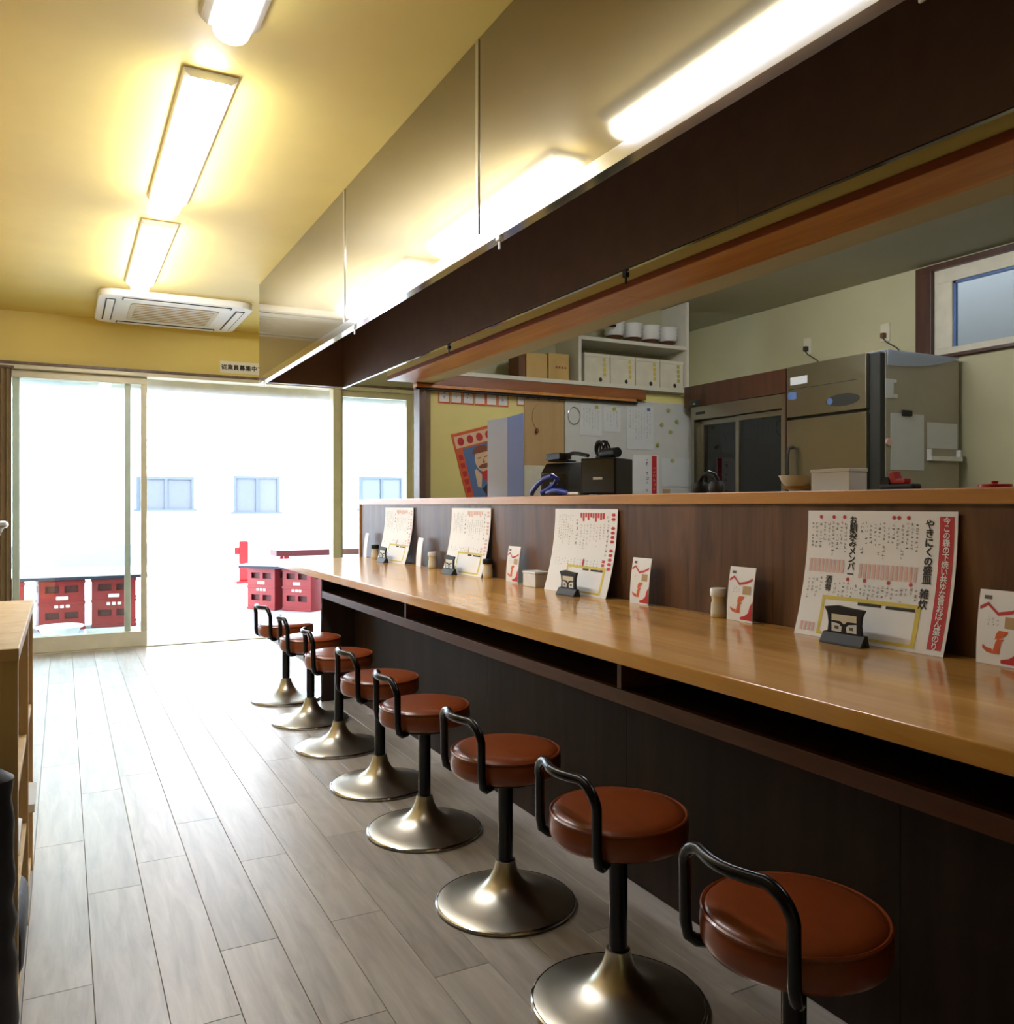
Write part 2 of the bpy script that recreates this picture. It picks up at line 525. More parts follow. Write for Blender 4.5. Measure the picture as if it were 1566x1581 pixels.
# fixed window beside the counter
w1 = struct(thing('window_1', 'fixed shop-front pane beyond the end of the counter', 'window', (2.38, YF + 0.03, 0))); del w1['category']
mb = MB(); mb.box(2.055, 2.70, YF, YF + 0.05, 0.0, 0.11); mb.box(2.055, 2.70, YF, YF + 0.05, 1.985, 2.035)
mb.box(2.055, 2.085, YF, YF + 0.05, 0.11, 1.985); mb.box(2.655, 2.70, YF, YF + 0.05, 0.11, 1.985)
mb.build('window_frame', 'aluminium', w1, 0.003)
box('pane', 'clear_glass', 2.085, 2.655, YF + 0.022, YF + 0.028, 0.11, 1.985, w1)
# two sliding leaves, the second one slid open behind the first
for n, (xa, xb, yo) in enumerate(((-0.40, 0.565, 0.0), (-0.32, 0.455, 0.05))):
    d = struct(thing('door_%d' % (n + 1), ('glazed sliding door leaf with beige bottom rail', 'second sliding door leaf slid open behind the first')[n], 'door', ((xa + xb) / 2, YF + yo, 0))); del d['category']
    mb = MB()
    mb.box(xa, xb, YF + yo, YF + yo + 0.035, 1.98, 2.033)
    mb.box(xa, xa + 0.045, YF + yo, YF + yo + 0.035, 0.12, 1.98); mb.box(xb - 0.042, xb, YF + yo, YF + yo + 0.035, 0.12, 1.98)
    mb.build('stile_frame', 'aluminium', d, 0.003)
    box('bottom_rail', 'plate_ivory', xa, xb, YF + yo - 0.003, YF + yo + 0.038, 0.01, 0.12, d, 0.003)
    box('pane', 'clear_glass', xa + 0.045, xb - 0.042, YF + yo + 0.015, YF + yo + 0.021, 0.12, 1.98, d)
# partition closing the kitchen, its corner post, lintel over the counter
struct(box('wall_kitchen_end', 'yellow_wall', 2.105, 4.30, 5.10, 5.17, 0, 1.90), 'yellow partition at the far end of the kitchen')
box_back = struct(box('wall_shelf_back', 'cream_wall', 2.105, 4.18, 5.34, 5.40, 1.90, 2.60))
p = struct(thing('trim_post', 'brown wooden post under the corner of the lintel', 'post', (2.05, 5.1, 0))); del p['category']
box('post', 'post_wood', 2.015, 2.06, 5.05, 5.15, 0, 1.85, p, 0.003)
box('post_face', 'curtain', 2.06, 2.104, 5.08, 5.16, 0, 1.85, p, 0.002)
struct(box('wall_lintel', 'yellow_paint', 1.80, 1.985, YB, 5.06, 1.875, 2.45), 'yellow wall strip above the kitchen opening')
struct(box('wall_lintel_kitchen_side', 'cream_wall', 1.985, 2.117, YB, 5.03, 1.853, 2.60), 'cream kitchen side of the lintel')
t = struct(thing('trim_lintel', 'orange-brown wooden lining under the lintel', 'trim', (1.9, 2, 1.85))); del t['category']
yy = YB
while yy < 5.0:
    ye = min(yy + 2.5, 5.06)
    box('lining_board', 'orange_wood', 1.802, 1.985, yy + 0.0005, ye - 0.0005, 1.85, 1.8745, t, 0.001)
    box('edge_bead', 'bead_wood', 1.796, 1.8015, yy + 0.0005, ye - 0.0005, 1.85, 1.8745, t, 0.001)
    yy = ye
tb = struct(thing('trim_beam', 'brown wooden beam under the kitchen wall shelf', 'beam', (2.9, 5.04, 1.80))); del tb['category']
box('beam_face', 'red_wood', 1.99, 3.79, 5.035, 5.10, 1.842, 1.912, tb, 0.002)
box('beam_bead', 'orange_wood', 1.99, 3.70, 5.03, 5.10, 1.822, 1.8415, tb, 0.003)
box('beam_shadow_line', 'black_plastic', 1.99, 3.72, 5.045, 5.098, 1.81, 1.8215, tb)  # black strip stands for the shadow line under the beam

# ---------------------------------------------------------------- outdoors
struct(box('ground', 'paving', -14, 24, YF + 0.1, 40, -0.25, -0.03), 'pale paving outside the shop')
struct(box('wall_added_grey', 'outdoor_wall', XR + 0.75, XR + 0.95, -6, 7.2, -0.2, 8.0), 'plain grey wall added outside to darken the kitchen window')  # added wall; keeps the kitchen window grey instead of bright
b = thing('opposite_building', 'white building across the street with small blue-framed windows', 'building', (4, 17, -0.03))
box('wall', 'building_wall', -10, 16, 17, 20, -0.03, 7.5, b)
for z in (2.27, 3.6):
    box('siding_joint', 'building_line', -10, 16, 16.985, 17.0, z, z + 0.02, b)
box('plinth', 'building_line', -10, 16, 16.96, 17.0, -0.03, 0.35, b)
for x0, x1, z0, z1 in ((2.92, 3.80, 0.94, 1.64), (5.44, 6.38, 1.0, 1.66), (1.2, 2.2, 1.0, 1.6), (-2.2, -1.2, 0.95, 1.65), (-4.6, -3.6, 0.95, 1.65)):
    wfr = MB()
    wfr.box(x0, x1, 16.94, 17.0, z1 - 0.05, z1); wfr.box(x0 - .05, x1 + .05, 16.92, 17.0, z0 - 0.04, z0)
    for xx in (x0, x1 - 0.05, (x0 + x1) / 2 - 0.02): wfr.box(xx, xx + 0.05, 16.94, 17.0, z0, z1 - .05)
    wf = wfr.build('window', 'window_frame_out', b)
    box('pane', 'pane_blue', x0 + .05, (x0 + x1) / 2 - .02, 16.97, 16.985, z0, z1 - .05, wf)
    box('pane', 'pane_blue', (x0 + x1) / 2 + .03, x1 - .05, 16.97, 16.985, z0, z1 - .05, wf)
struct(box('roof_eave', 'building_line', -4, 8, YF + 0.12, YF + 2.3, 2.62, 2.72), 'grey eave over the pavement outside the shop')
aw = thing('awning_box', 'white rolled awning box above the shop front outside', 'awning', (1.3, YF + 0.3, 1.98))
MB().prism(roundrect(YF + 0.16, YF + 0.36, 1.96, 2.12, 0.05), -0.45, 3.2, 'X').build('casing', 'board_white', aw, smooth=True)
box('bracket', 'building_line', -0.2, -0.15, YF + 0.12, YF + 0.2, 2.0, 2.1, aw)
box('bracket', 'building_line', 2.9, 2.95, YF + 0.12, YF + 0.2, 2.0, 2.1, aw)

def crate(x, y, rz, label, h=0.445, z=-0.03):
    r = thing('beer_crate', label, 'crate', (0, 0, 0), 'red crates outside the shop front')
    w, d = 0.36, 0.31
    t_ = 0.012
    mb = MB()
    # side panels with hand holes: built as bars around the openings
    for s in (-1, 1):
        y0, y1 = (s * d / 2 - (t_ if s > 0 else 0), s * d / 2 + (0 if s > 0 else t_))
        for z0, z1, x0, x1 in ((0, 0.10, -w / 2, w / 2), (0.16, 0.33, -w / 2, w / 2), (0.39, h, -w / 2, w / 2),
                               (0.10, 0.16, -w / 2, -w / 2 + 0.05), (0.10, 0.16, -0.02, 0.02), (0.10, 0.16, w / 2 - 0.05, w / 2),
                               (0.33, 0.39, -w / 2, -w / 2 + 0.05), (0.33, 0.39, -0.02, 0.02), (0.33, 0.39, w / 2 - 0.05, w / 2)):
            mb.box(x0, x1, y0, y1, z0, z1)
        x0, x1 = (s * w / 2 - (t_ if s > 0 else 0), s * w / 2 + (0 if s > 0 else t_))
        for z0, z1, ya, yb in ((0, 0.33, -d / 2 + t_, d / 2 - t_), (0.39, h, -d / 2 + t_, d / 2 - t_), (0.33, 0.39, -d / 2 + t_, -0.07), (0.33, 0.39, 0.07, d / 2 - t_), (0.33, 0.39, -0.015, 0.015)):
            mb.box(x0, x1, ya, yb, z0, z1)
    mb.build('crate_shell', 'crate_red', r, 0.0)
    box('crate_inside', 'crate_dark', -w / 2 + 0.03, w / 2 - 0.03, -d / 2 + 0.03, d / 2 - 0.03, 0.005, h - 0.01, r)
    for s in (-1, 1):
        for zz in (0.015, 0.24, h - 0.02):
            box('rim', 'crate_red', -w / 2 - 0.006, w / 2 + 0.006, s * d / 2 - 0.008, s * d / 2 + 0.008, zz - 0.012, zz + 0.012, r, 0.003)
    mb = MB()
    for k in range(3): mb.box(-0.06 + k * 0.045, -0.03 + k * 0.045, -d / 2 - 0.003, -d / 2, 0.20, 0.225)
    mb.box(-0.045, 0.045, -d / 2 - 0.003, -d / 2, 0.27, 0.30)
    mb.build('printed_mark', 'paper', r)
    r.location = (x, y, z); r.rotation_euler = (0, 0, rz)
    return r
crate(2.27, 8.90, math.radians(-52), 'red plastic crate under the white board, beside the counter end')
crate(1.97, 9.20, math.radians(-52), 'red plastic crate under the white board, nearest to the doorway')
crate(2.70, 8.55, math.radians(-20), 'brighter red crate half hidden behind the counter end')
crate(-0.02, 8.55, math.radians(5), 'red crate seen through the left glass door, next to the wall')
crate(0.42, 8.60, math.radians(-4), 'red crate seen through the left glass door, nearer the opening')
crate(-0.48, 8.5, math.radians(3), 'red crate at the far left behind the glass door')
def table_board(x0, x1, y0, y1, z, rz, label):
    cx, cy = (x0 + x1) / 2, (y0 + y1) / 2
    r = thing('table_board', label, 'table top', (cx, cy, z))
    box('board', 'board_white', x0, x1, y0, y1, z + 0.0255, z + 0.04, r, 0.003)
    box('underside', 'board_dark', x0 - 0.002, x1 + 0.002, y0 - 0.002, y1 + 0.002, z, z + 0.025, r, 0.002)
    r.rotation_euler = (0, 0, rz)
table_board(1.72, 2.52, 8.74, 9.36, 0.417, -0.75, 'white table board lying on the red crate by the doorway')
table_board(-0.75, 0.68, 8.33, 8.85, 0.417, 0.0, 'long white table board on the crates behind the left glass door')
# red bench, A-board, red sign
bn = thing('bench', 'low dark red bench outside beyond the counter end', 'bench', (2.75, 10.4, -0.03))
box('seat', 'bench_red', 2.25, 3.5, 10.2, 10.55, 0.46, 0.53, bn, 0.004)
for x in (2.35, 3.38):
    box('leg', 'crate_red', x, x + 0.06, 10.24, 10.30, -0.03, 0.4595, bn, 0.003)
    box('leg', 'crate_red', x, x + 0.06, 10.45, 10.51, -0.03, 0.4595, bn, 0.003)
ab = thing('sign_board', 'white folding A-board standing outside in the street', 'sign', (1.9, 12.5, -0.03))
for s in (-1, 1):
    MB().add([(1.62, 12.5 + s * 0.28, -0.03), (2.05, 12.5 + s * 0.28, -0.03), (2.05, 12.5 + s * 0.02, 0.82), (1.62, 12.5 + s * 0.02, 0.82),
              (1.62, 12.5 + s * 0.25, -0.03), (2.05, 12.5 + s * 0.25, -0.03), (2.05, 12.5 - s * 0.005, 0.82), (1.62, 12.5 - s * 0.005, 0.82)],
             [(0, 1, 2, 3), (4, 7, 6, 5), (0, 4, 5, 1), (1, 5, 6, 2), (2, 6, 7, 3), (3, 7, 4, 0)]).build('panel', 'board_white', ab)
rs = thing('roadside_post', 'slim red post standing outside beside the white A-board', 'post', (2.27, 12.4, -0.03))
box('post', 'crate_red', 2.21, 2.33, 12.36, 12.42, 0.0, 0.56, rs, 0.01)
box('foot', 'crate_red', 2.16, 2.38, 12.28, 12.5, -0.03, 0.0, rs, 0.006)
MB().box(2.15, 2.2095, 12.38, 12.4, 0.38, 0.47).build('flag', 'crate_red', rs)
bs = thing('wash_basin', 'white plastic basin on the ground behind the left glass door', 'basin', (-0.02, 7.8, -0.03))
MB().lathe([(0.10, -0.03), (0.16, 0.08), (0.175, 0.085), (0.15, 0.078), (0.095, -0.02)], 28, (-0.02, 7.8)).build('bowl', 'white_plastic', bs, smooth=True)
MB().tube([(-0.02 + 0.172 * math.cos(2 * PI * k / 28), 7.8 + 0.172 * math.sin(2 * PI * k / 28), 0.083) for k in range(28)], 0.007, 8, True).build('rim', 'white_plastic', bs, smooth=True)
bk = thing('flat_tray', 'shallow white tray on the ground outside the left glass door', 'tray', (0.36, 7.95, -0.03))
box('tray_base', 'white_plastic', 0.16, 0.56, 7.82, 8.08, -0.03, -0.018, bk, 0.004)
mb = MB(); mb.box(0.16, 0.56, 7.82, 7.835, -0.018, 0.012); mb.box(0.16, 0.56, 8.065, 8.08, -0.018, 0.012); mb.box(0.16, 0.175, 7.835, 8.065, -0.018, 0.012); mb.box(0.545, 0.56, 7.835, 8.065, -0.018, 0.012)
mb.build('tray_rim', 'white_plastic', bk)

# ================================================================ COUNTER
YE = 5.40
CT = thing('counter_worktop', 'long glossy light-wood worktop of the eating counter', 'counter', (1.48, 2.5, 0.69))
y = -1.6
yy = [-1.6, 0.15, 1.95, 3.7, YE]
wt = MB().prism([(1.163, 0.694), (1.80, 0.694), (1.80, 0.73), (1.163, 0.73)], -1.6, YE, 'Y').build('worktop', 'worktop', CT, 0.003)
CB = thing('bar_counter', 'dark wood counter body with an open shelf under the worktop', 'counter', (1.46, 2.5, 0))
ys = [-1.6, -0.7, 0.2, 1.1, 2.0, 2.9, 3.8, 4.559]
for a, b_ in zip(ys[:-1], ys[1:]):
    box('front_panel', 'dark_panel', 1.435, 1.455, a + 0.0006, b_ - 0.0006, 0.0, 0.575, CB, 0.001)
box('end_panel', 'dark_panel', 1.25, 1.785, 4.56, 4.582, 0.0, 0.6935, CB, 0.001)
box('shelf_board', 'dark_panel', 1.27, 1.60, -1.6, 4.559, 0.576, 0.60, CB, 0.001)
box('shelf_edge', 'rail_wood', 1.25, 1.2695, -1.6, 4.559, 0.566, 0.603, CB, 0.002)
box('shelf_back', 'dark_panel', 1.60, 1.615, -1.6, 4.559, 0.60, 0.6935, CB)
for yv in (-1.25, 0.26, 1.777, 3.297):
    box('shelf_divider', 'rail_wood', 1.252, 1.598, yv - 0.009, yv + 0.009, 0.604, 0.6935, CB, 0.001)
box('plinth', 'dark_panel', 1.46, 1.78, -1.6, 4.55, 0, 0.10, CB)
CR = thing('counter_riser', 'dark wood panelling standing behind the worktop', 'panelling', (1.81, 2.5, 0.73))
ys = [-1.6, -0.9, 0.0, 0.9, 1.8, 2.7, 3.6, 4.5, 5.585]
for a, b_ in zip(ys[:-1], ys[1:]):
    box('riser_panel', 'riser_panel', 1.802, 1.822, a + 0.0004, b_ - 0.0004, 0.10 if a > 5 else 0.0, 1.0725, CR, 0.0006)
box('end_trim', 'orange_wood', 1.792, 1.85, 5.586, 5.604, 0.0, 1.0725, CR, 0.002)
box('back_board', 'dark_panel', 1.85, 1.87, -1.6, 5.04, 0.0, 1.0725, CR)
LG = thing('counter_ledge', 'narrow light-wood ledge along the top of the panelling', 'ledge', (1.93, 2.5, 1.073))
box('ledge_board', 'ledge_wood', 1.79, 2.01, -1.6, 5.61, 1.0735, 1.109, LG, 0.003)
box('ledge_back', 'ledge_wood', 2.0105, 2.14, -1.6, 5.0, 1.0735, 1.109, LG, 0.003)

# ================================================================ STOOLS
def make_stool():
    r = thing('bar_stool', '', 'stool', (0, 0, 0))
    prof = [(0.002, 0.0), (0.180, 0.0), (0.186, 0.004), (0.186, 0.010), (0.178, 0.014), (0.150, 0.020), (0.115, 0.028), (0.085, 0.038), (0.060, 0.052), (0.043, 0.070), (0.032, 0.092), (0.027, 0.112), (0.026, 0.118), (0.002, 0.118)]
    ft = MB().lathe(prof, 48).build('trumpet_base', 'base_metal', r, smooth=True)
    rim = MB().tube([(0.184 * math.cos(2 * PI * k / 48), 0.184 * math.sin(2 * PI * k / 48), 0.007) for k in range(48)], 0.0055, 8, True)
    rim.build('base_rim', 'chrome', ft, smooth=True)
    MB().lathe([(0.020, 0.1185), (0.020, 0.348)], 20).build('post', 'black_tube', r, smooth=True)
    MB().lathe([(0.002, 0.337), (0.05, 0.337), (0.10, 0.341), (0.10, 0.355), (0.002, 0.355)], 32).build('seat_plate', 'black_plastic', r, smooth=True)
    R = 0.148
    sp = [(0.002, 0.3555), (R - 0.016, 0.3555), (R - 0.005, 0.360), (R, 0.369), (R + 0.001, 0.385), (R, 0.400), (R - 0.004, 0.412), (R - 0.012, 0.4195), (R - 0.03, 0.424), (R - 0.06, 0.4265), (0.04, 0.428), (0.002, 0.4283)]
    st = MB().lathe(sp, 48).build('seat', 'leather', r, smooth=True)
    MB().tube([((R - 0.003) * math.cos(2 * PI * k / 48), (R - 0.003) * math.sin(2 * PI * k / 48), 0.4135) for k in range(48)], 0.0038, 6, True).build('piping', 'leather', st, smooth=True)
    # back bar: two uprights and a bowed top rail on the aisle side
    pts = []
    ax, ay, top, rr = -0.116, 0.112, 0.520, 0.045
    pts += [(-0.092, -ay * 0.80, 0.351), (ax + 0.004, -ay * 0.93, 0.352), (ax - 0.009, -ay, 0.362), (ax - 0.013, -ay, 0.385), (ax - 0.014, -ay, top - rr)]
    for k in range(1, 6):
        a = k / 6 * PI / 2
        pts.append((ax - 0.014 - 0.010 * math.sin(a), -ay + rr * (1 - math.cos(a)), top - rr + rr * math.sin(a)))
    for k in range(0, 7):
        yv = -ay + rr + (2 * ay - 2 * rr) * k / 6
        pts.append((ax - 0.024 - 0.018 * math.cos(yv / (ay - rr) * PI / 2), yv, top))
    for k in range(5, 0, -1):
        a = k / 6 * PI / 2
        pts.append((ax - 0.014 - 0.010 * math.sin(a), ay - rr * (1 - math.cos(a)), top - rr + rr * math.sin(a)))
    pts += [(ax - 0.014, ay, top - rr), (ax - 0.013, ay, 0.385), (ax - 0.009, ay, 0.362), (ax + 0.004, ay * 0.93, 0.352), (-0.092, ay * 0.80, 0.351)]
    MB().tube(pts, 0.0105, 12).build('back_bar', 'black_tube', r, smooth=True)
    return r
S0 = make_stool()
ordin = ['nearest the camera, base out of the picture', 'second from the camera', 'third from the camera', 'fourth from the camera', 'fifth from the camera', 'sixth from the camera', 'seventh from the camera', 'farthest from the camera, next to the doorway']
for i, (x, y, a) in enumerate(((1.045, 0.998, 3), (1.058, 1.505, 0), (1.056, 2.025, 1), (1.055, 2.60, -2), (1.075, 3.10, 2), (1.084, 3.675, -6), (1.09, 4.185, -4), (1.092, 4.715, 8))):
    s = S0 if i == 0 else copy_tree(S0)
    s.location = (x, y, 0); s.rotation_euler = (0, 0, math.radians(a))
    s['label'] = 'round brown leather stool, ' + ordin[i]
    s['group'] = 'stools along the counter'

# ================================================================ EXTRACTOR HOOD
HX0, HX1, HZ0, HZ1, HYE = 1.09, 1.635, 1.84, 2.45, 5.43
HD = thing('extractor_hood', 'long stainless extractor hood hanging over the counter', 'hood', (1.36, 2.5, HZ0))
ys = [-1.76, -0.42, 0.924, 2.268, 3.612, HYE]
for a, b_ in zip(ys[:-1], ys[1:]):
    hp = box('front_sheet', 'hood_steel', HX0, HX0 + 0.012, a, b_, HZ0 + 0.0255, HZ1 - 0.001, HD)
for yv in ys[1:-1]:
    box('joint_strip', 'chrome', HX0 - 0.004, HX0 - 0.0003, yv - 0.009, yv + 0.009, HZ0 + 0.027, HZ1 - 0.002, HD, 0.001)
box('end_sheet', 'hood_steel', HX0 + 0.0125, HX1, HYE - 0.012, HYE, HZ0, HZ1 - 0.001, HD)
ys2 = [-1.76, 0.2, 1.75, 3.6, HYE - 0.0125]
for a, b_ in zip(ys2[:-1], ys2[1:]):
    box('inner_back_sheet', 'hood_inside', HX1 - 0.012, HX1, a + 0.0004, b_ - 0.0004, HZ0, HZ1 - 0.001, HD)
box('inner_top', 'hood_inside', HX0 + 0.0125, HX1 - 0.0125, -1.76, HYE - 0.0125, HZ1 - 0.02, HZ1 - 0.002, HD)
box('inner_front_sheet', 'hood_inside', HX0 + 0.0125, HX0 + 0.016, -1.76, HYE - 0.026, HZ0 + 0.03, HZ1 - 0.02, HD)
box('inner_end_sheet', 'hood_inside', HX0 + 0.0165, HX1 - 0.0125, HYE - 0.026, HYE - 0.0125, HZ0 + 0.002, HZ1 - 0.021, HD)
# lower lip: a folded gutter
MB().prism([(HX0 - 0.004, HZ0 - 0.012), (HX0 + 0.03, HZ0 - 0.012), (HX0 + 0.03, HZ0 + 0.012), (HX0 + 0.027, HZ0 + 0.012), (HX0 + 0.027, HZ0 - 0.009), (HX0 - 0.001, HZ0 - 0.009), (HX0 - 0.001, HZ0 + 0.025), (HX0 - 0.004, HZ0 + 0.025)], -1.76, HYE, 'Y').build('front_gutter', 'chrome', HD)
MB().prism([(HX1 - 0.010, HZ0 - 0.004), (HX1 + 0.004, HZ0 - 0.004), (HX1 + 0.004, HZ0 + 0.012), (HX1 + 0.001, HZ0 + 0.012), (HX1 + 0.001, HZ0 - 0.001), (HX1 - 0.010, HZ0 - 0.001)], -1.76, HYE, 'Y').build('rear_gutter', 'chrome', HD)
for yv in (2.125, 3.463, 5.28, 0.8):
    h = MB().box(HX0 - 0.008, HX0 + 0.006, yv - 0.012, yv + 0.012, HZ0 - 0.026, HZ0 - 0.0125)
    h.box(HX0 - 0.003, HX0 + 0.002, yv - 0.005, yv + 0.005, HZ0 - 0.05, HZ0 - 0.026)
    h.build('drain_clip', 'white_plastic', HD, 0.002)
for yv in (2.3, 3.75):
    h = MB().box(HX1 + 0.005, HX1 + 0.02, yv - 0.01, yv + 0.01, HZ0 - 0.018, HZ0 - 0.002); h.box(HX1 + 0.01, HX1 + 0.015, yv - 0.004, yv + 0.004, HZ0 - 0.04, HZ0 - 0.018)
    h.build('rear_clip', 'black_plastic', HD, 0.002)

# ================================================================ CEILING LIGHTS, AIR CONDITIONER, SIGN
pos = ((1.25, 2.50, 'tube_near', 'fluorescent ceiling batten nearest the camera'), (2.83, 4.10, 'tube_far', 'fluorescent ceiling batten, middle one of the row'), (4.43, 5.70, 'tube_far', 'fluorescent ceiling batten farthest from the camera, in front of the air conditioner'))
LX = 0.42
for a, b_, mt, lab in pos:
    L = thing('ceiling_light', lab, 'ceiling light', (LX, (a + b_) / 2, 2.45), 'ceiling lights in a row')
    MB().prism([(LX - 0.085, 2.4495), (LX - 0.08, 2.435), (LX - 0.06, 2.42), (LX + 0.06, 2.42), (LX + 0.08, 2.435), (LX + 0.085, 2.4495)], a, b_, 'Y').build('housing', 'lamp_white', L, 0.002)
    MB().prism([(LX + 0.05, 2.4195), (LX + 0.05, 2.405)] + [(LX + 0.05 * math.cos(math.radians(k * 15)), 2.405 - 0.038 * math.sin(math.radians(k * 15))) for k in range(1, 12)] + [(LX - 0.05, 2.405), (LX - 0.05, 2.4195)], a + 0.015, b_ - 0.015, 'Y').build('diffuser', mt, L, 0.006, smooth=True)
KL = thing('ceiling_light', 'unseen fluorescent batten added behind the lintel to light the kitchen', 'ceiling light', (3.0, 3.405, 2.6))  # batten out of view, added to brighten the kitchen
MB().prism([(2.915, 2.5995), (2.92, 2.585), (2.94, 2.57), (3.06, 2.57), (3.08, 2.585), (3.085, 2.5995)], 2.78, 4.03, 'Y').build('housing', 'lamp_white', KL, 0.002)
MB().tube([(3.0, 2.81, 2.55), (3.0, 4.0, 2.55)], 0.019, 16).build('tube', 'tube_fill', KL, smooth=True)
K2 = copy_tree(KL); K2.location = (3.0, 0.7, 2.6)  # second added batten, also out of view, for the near kitchen
K2['label'] = 'second unseen batten added to light the kitchen, nearer to the camera'
for c_ in K2.children:
    if c_.name.startswith('tube'):
        c_.data = c_.data.copy(); c_.data.materials.clear(); c_.data.materials.append(M['tube_far'])
AC = thing('air_conditioner', 'white ceiling cassette air conditioner near the shop front', 'air conditioner', (0.68, 6.38, 2.40))
MB().prism(roundrect(0.20, 1.16, 5.92, 6.84, 0.10), 2.405, 2.4495, 'Z').build('panel', 'lamp_white', AC, 0.008, smooth=True)
MB().prism(roundrect(0.40, 0.96, 6.11, 6.65, 0.03), 2.398, 2.4045, 'Z').build('intake_grille', 'plate_ivory', AC, 0.002)
for k in range(9):
    box('grille_slat', 'carton', 0.43, 0.93, 6.15 + k * 0.055, 6.158 + k * 0.055, 2.3955, 2.3978, AC)
for x0, x1, y0, y1 in ((0.34, 1.02, 5.965, 6.025), (0.34, 1.02, 6.735, 6.795), (0.245, 0.305, 6.04, 6.72), (1.055, 1.115, 6.04, 6.72)):
    o = box('air_slot', 'black_plastic', x0, x1, y0, y1, 2.401, 2.4048, AC)
    cx, cy = (x0 + x1) / 2, (y0 + y1) / 2
    hx, hy = (x1 - x0) / 2 - 0.008, (y1 - y0) / 2 - 0.008
    box('louvre', 'lamp_white', cx - hx, cx + hx, cy - hy, cy + hy, 2.396, 2.4008, AC, 0.002)
sg = thing('paper_sign', 'cream paper sign with black characters on the wall above the doorway', 'sign', (1.28, YF, 2.11))
box('sheet', 'sign_cream', 1.095, 1.50, YF - 0.004, YF - 0.0005, 2.112, 2.205, sg)
mb = MB()
for k, ch in enumerate('従業員募集中です'):
    put_glyph(mb, lambda u, v, d: (u, YF - 0.0045 + d, v), ch, 1.125 + k * 0.046, 2.158, 0.044, -0.0006, 0.0012)
mb.build('lettering', 'ink_black', sg)

# ================================================================ MENUS AND TABLE THINGS
def lean_fn(Wd, Ht, d):
    def fn(u, v, dep):
        t = v / Ht
        return (u - Wd / 2, d * (1 - (1 - t) ** 2.0) + dep + 0.0, v)
    return fn
def pseudo_columns(mb, fn, u0, u1, n, vtop, lens, w, rnd):
    """columns of illegible small characters"""
    for k in range(n):
        u = u0 + (u1 - u0) * (k + 0.5) / n
        v = vtop - rnd.random() * 0.006
        L = lens * (0.55 + 0.45 * rnd.random())
        while v > vtop - L:
            s = w * (0.8 + 0.3 * rnd.random())
            q = rnd.random()
            if q < 0.9:
                for e in range(rnd.choice((2, 3, 3, 4))):
                    if rnd.random() < 0.55:
                        c0 = v - s * (0.1 + 0.75 * rnd.random()); a0 = u - s * (0.2 + 0.3 * rnd.random()); a1 = u + s * (0.15 + 0.33 * rnd.random())
                        flat_rect(mb, fn, a0, a1, c0 - s * 0.11, c0, -0.0010 - e * 0.00006, 1)
                    else:
                        c0 = u + s * (rnd.random() - 0.5) * 0.8; a0 = v - s * (0.6 + 0.35 * rnd.random()); a1 = v - s * 0.35 * rnd.random()
                        flat_rect(mb, fn, c0 - s * 0.06, c0 + s * 0.06, a0, a1, -0.0010 - e * 0.00006, 1)
            v -= s * 1.25
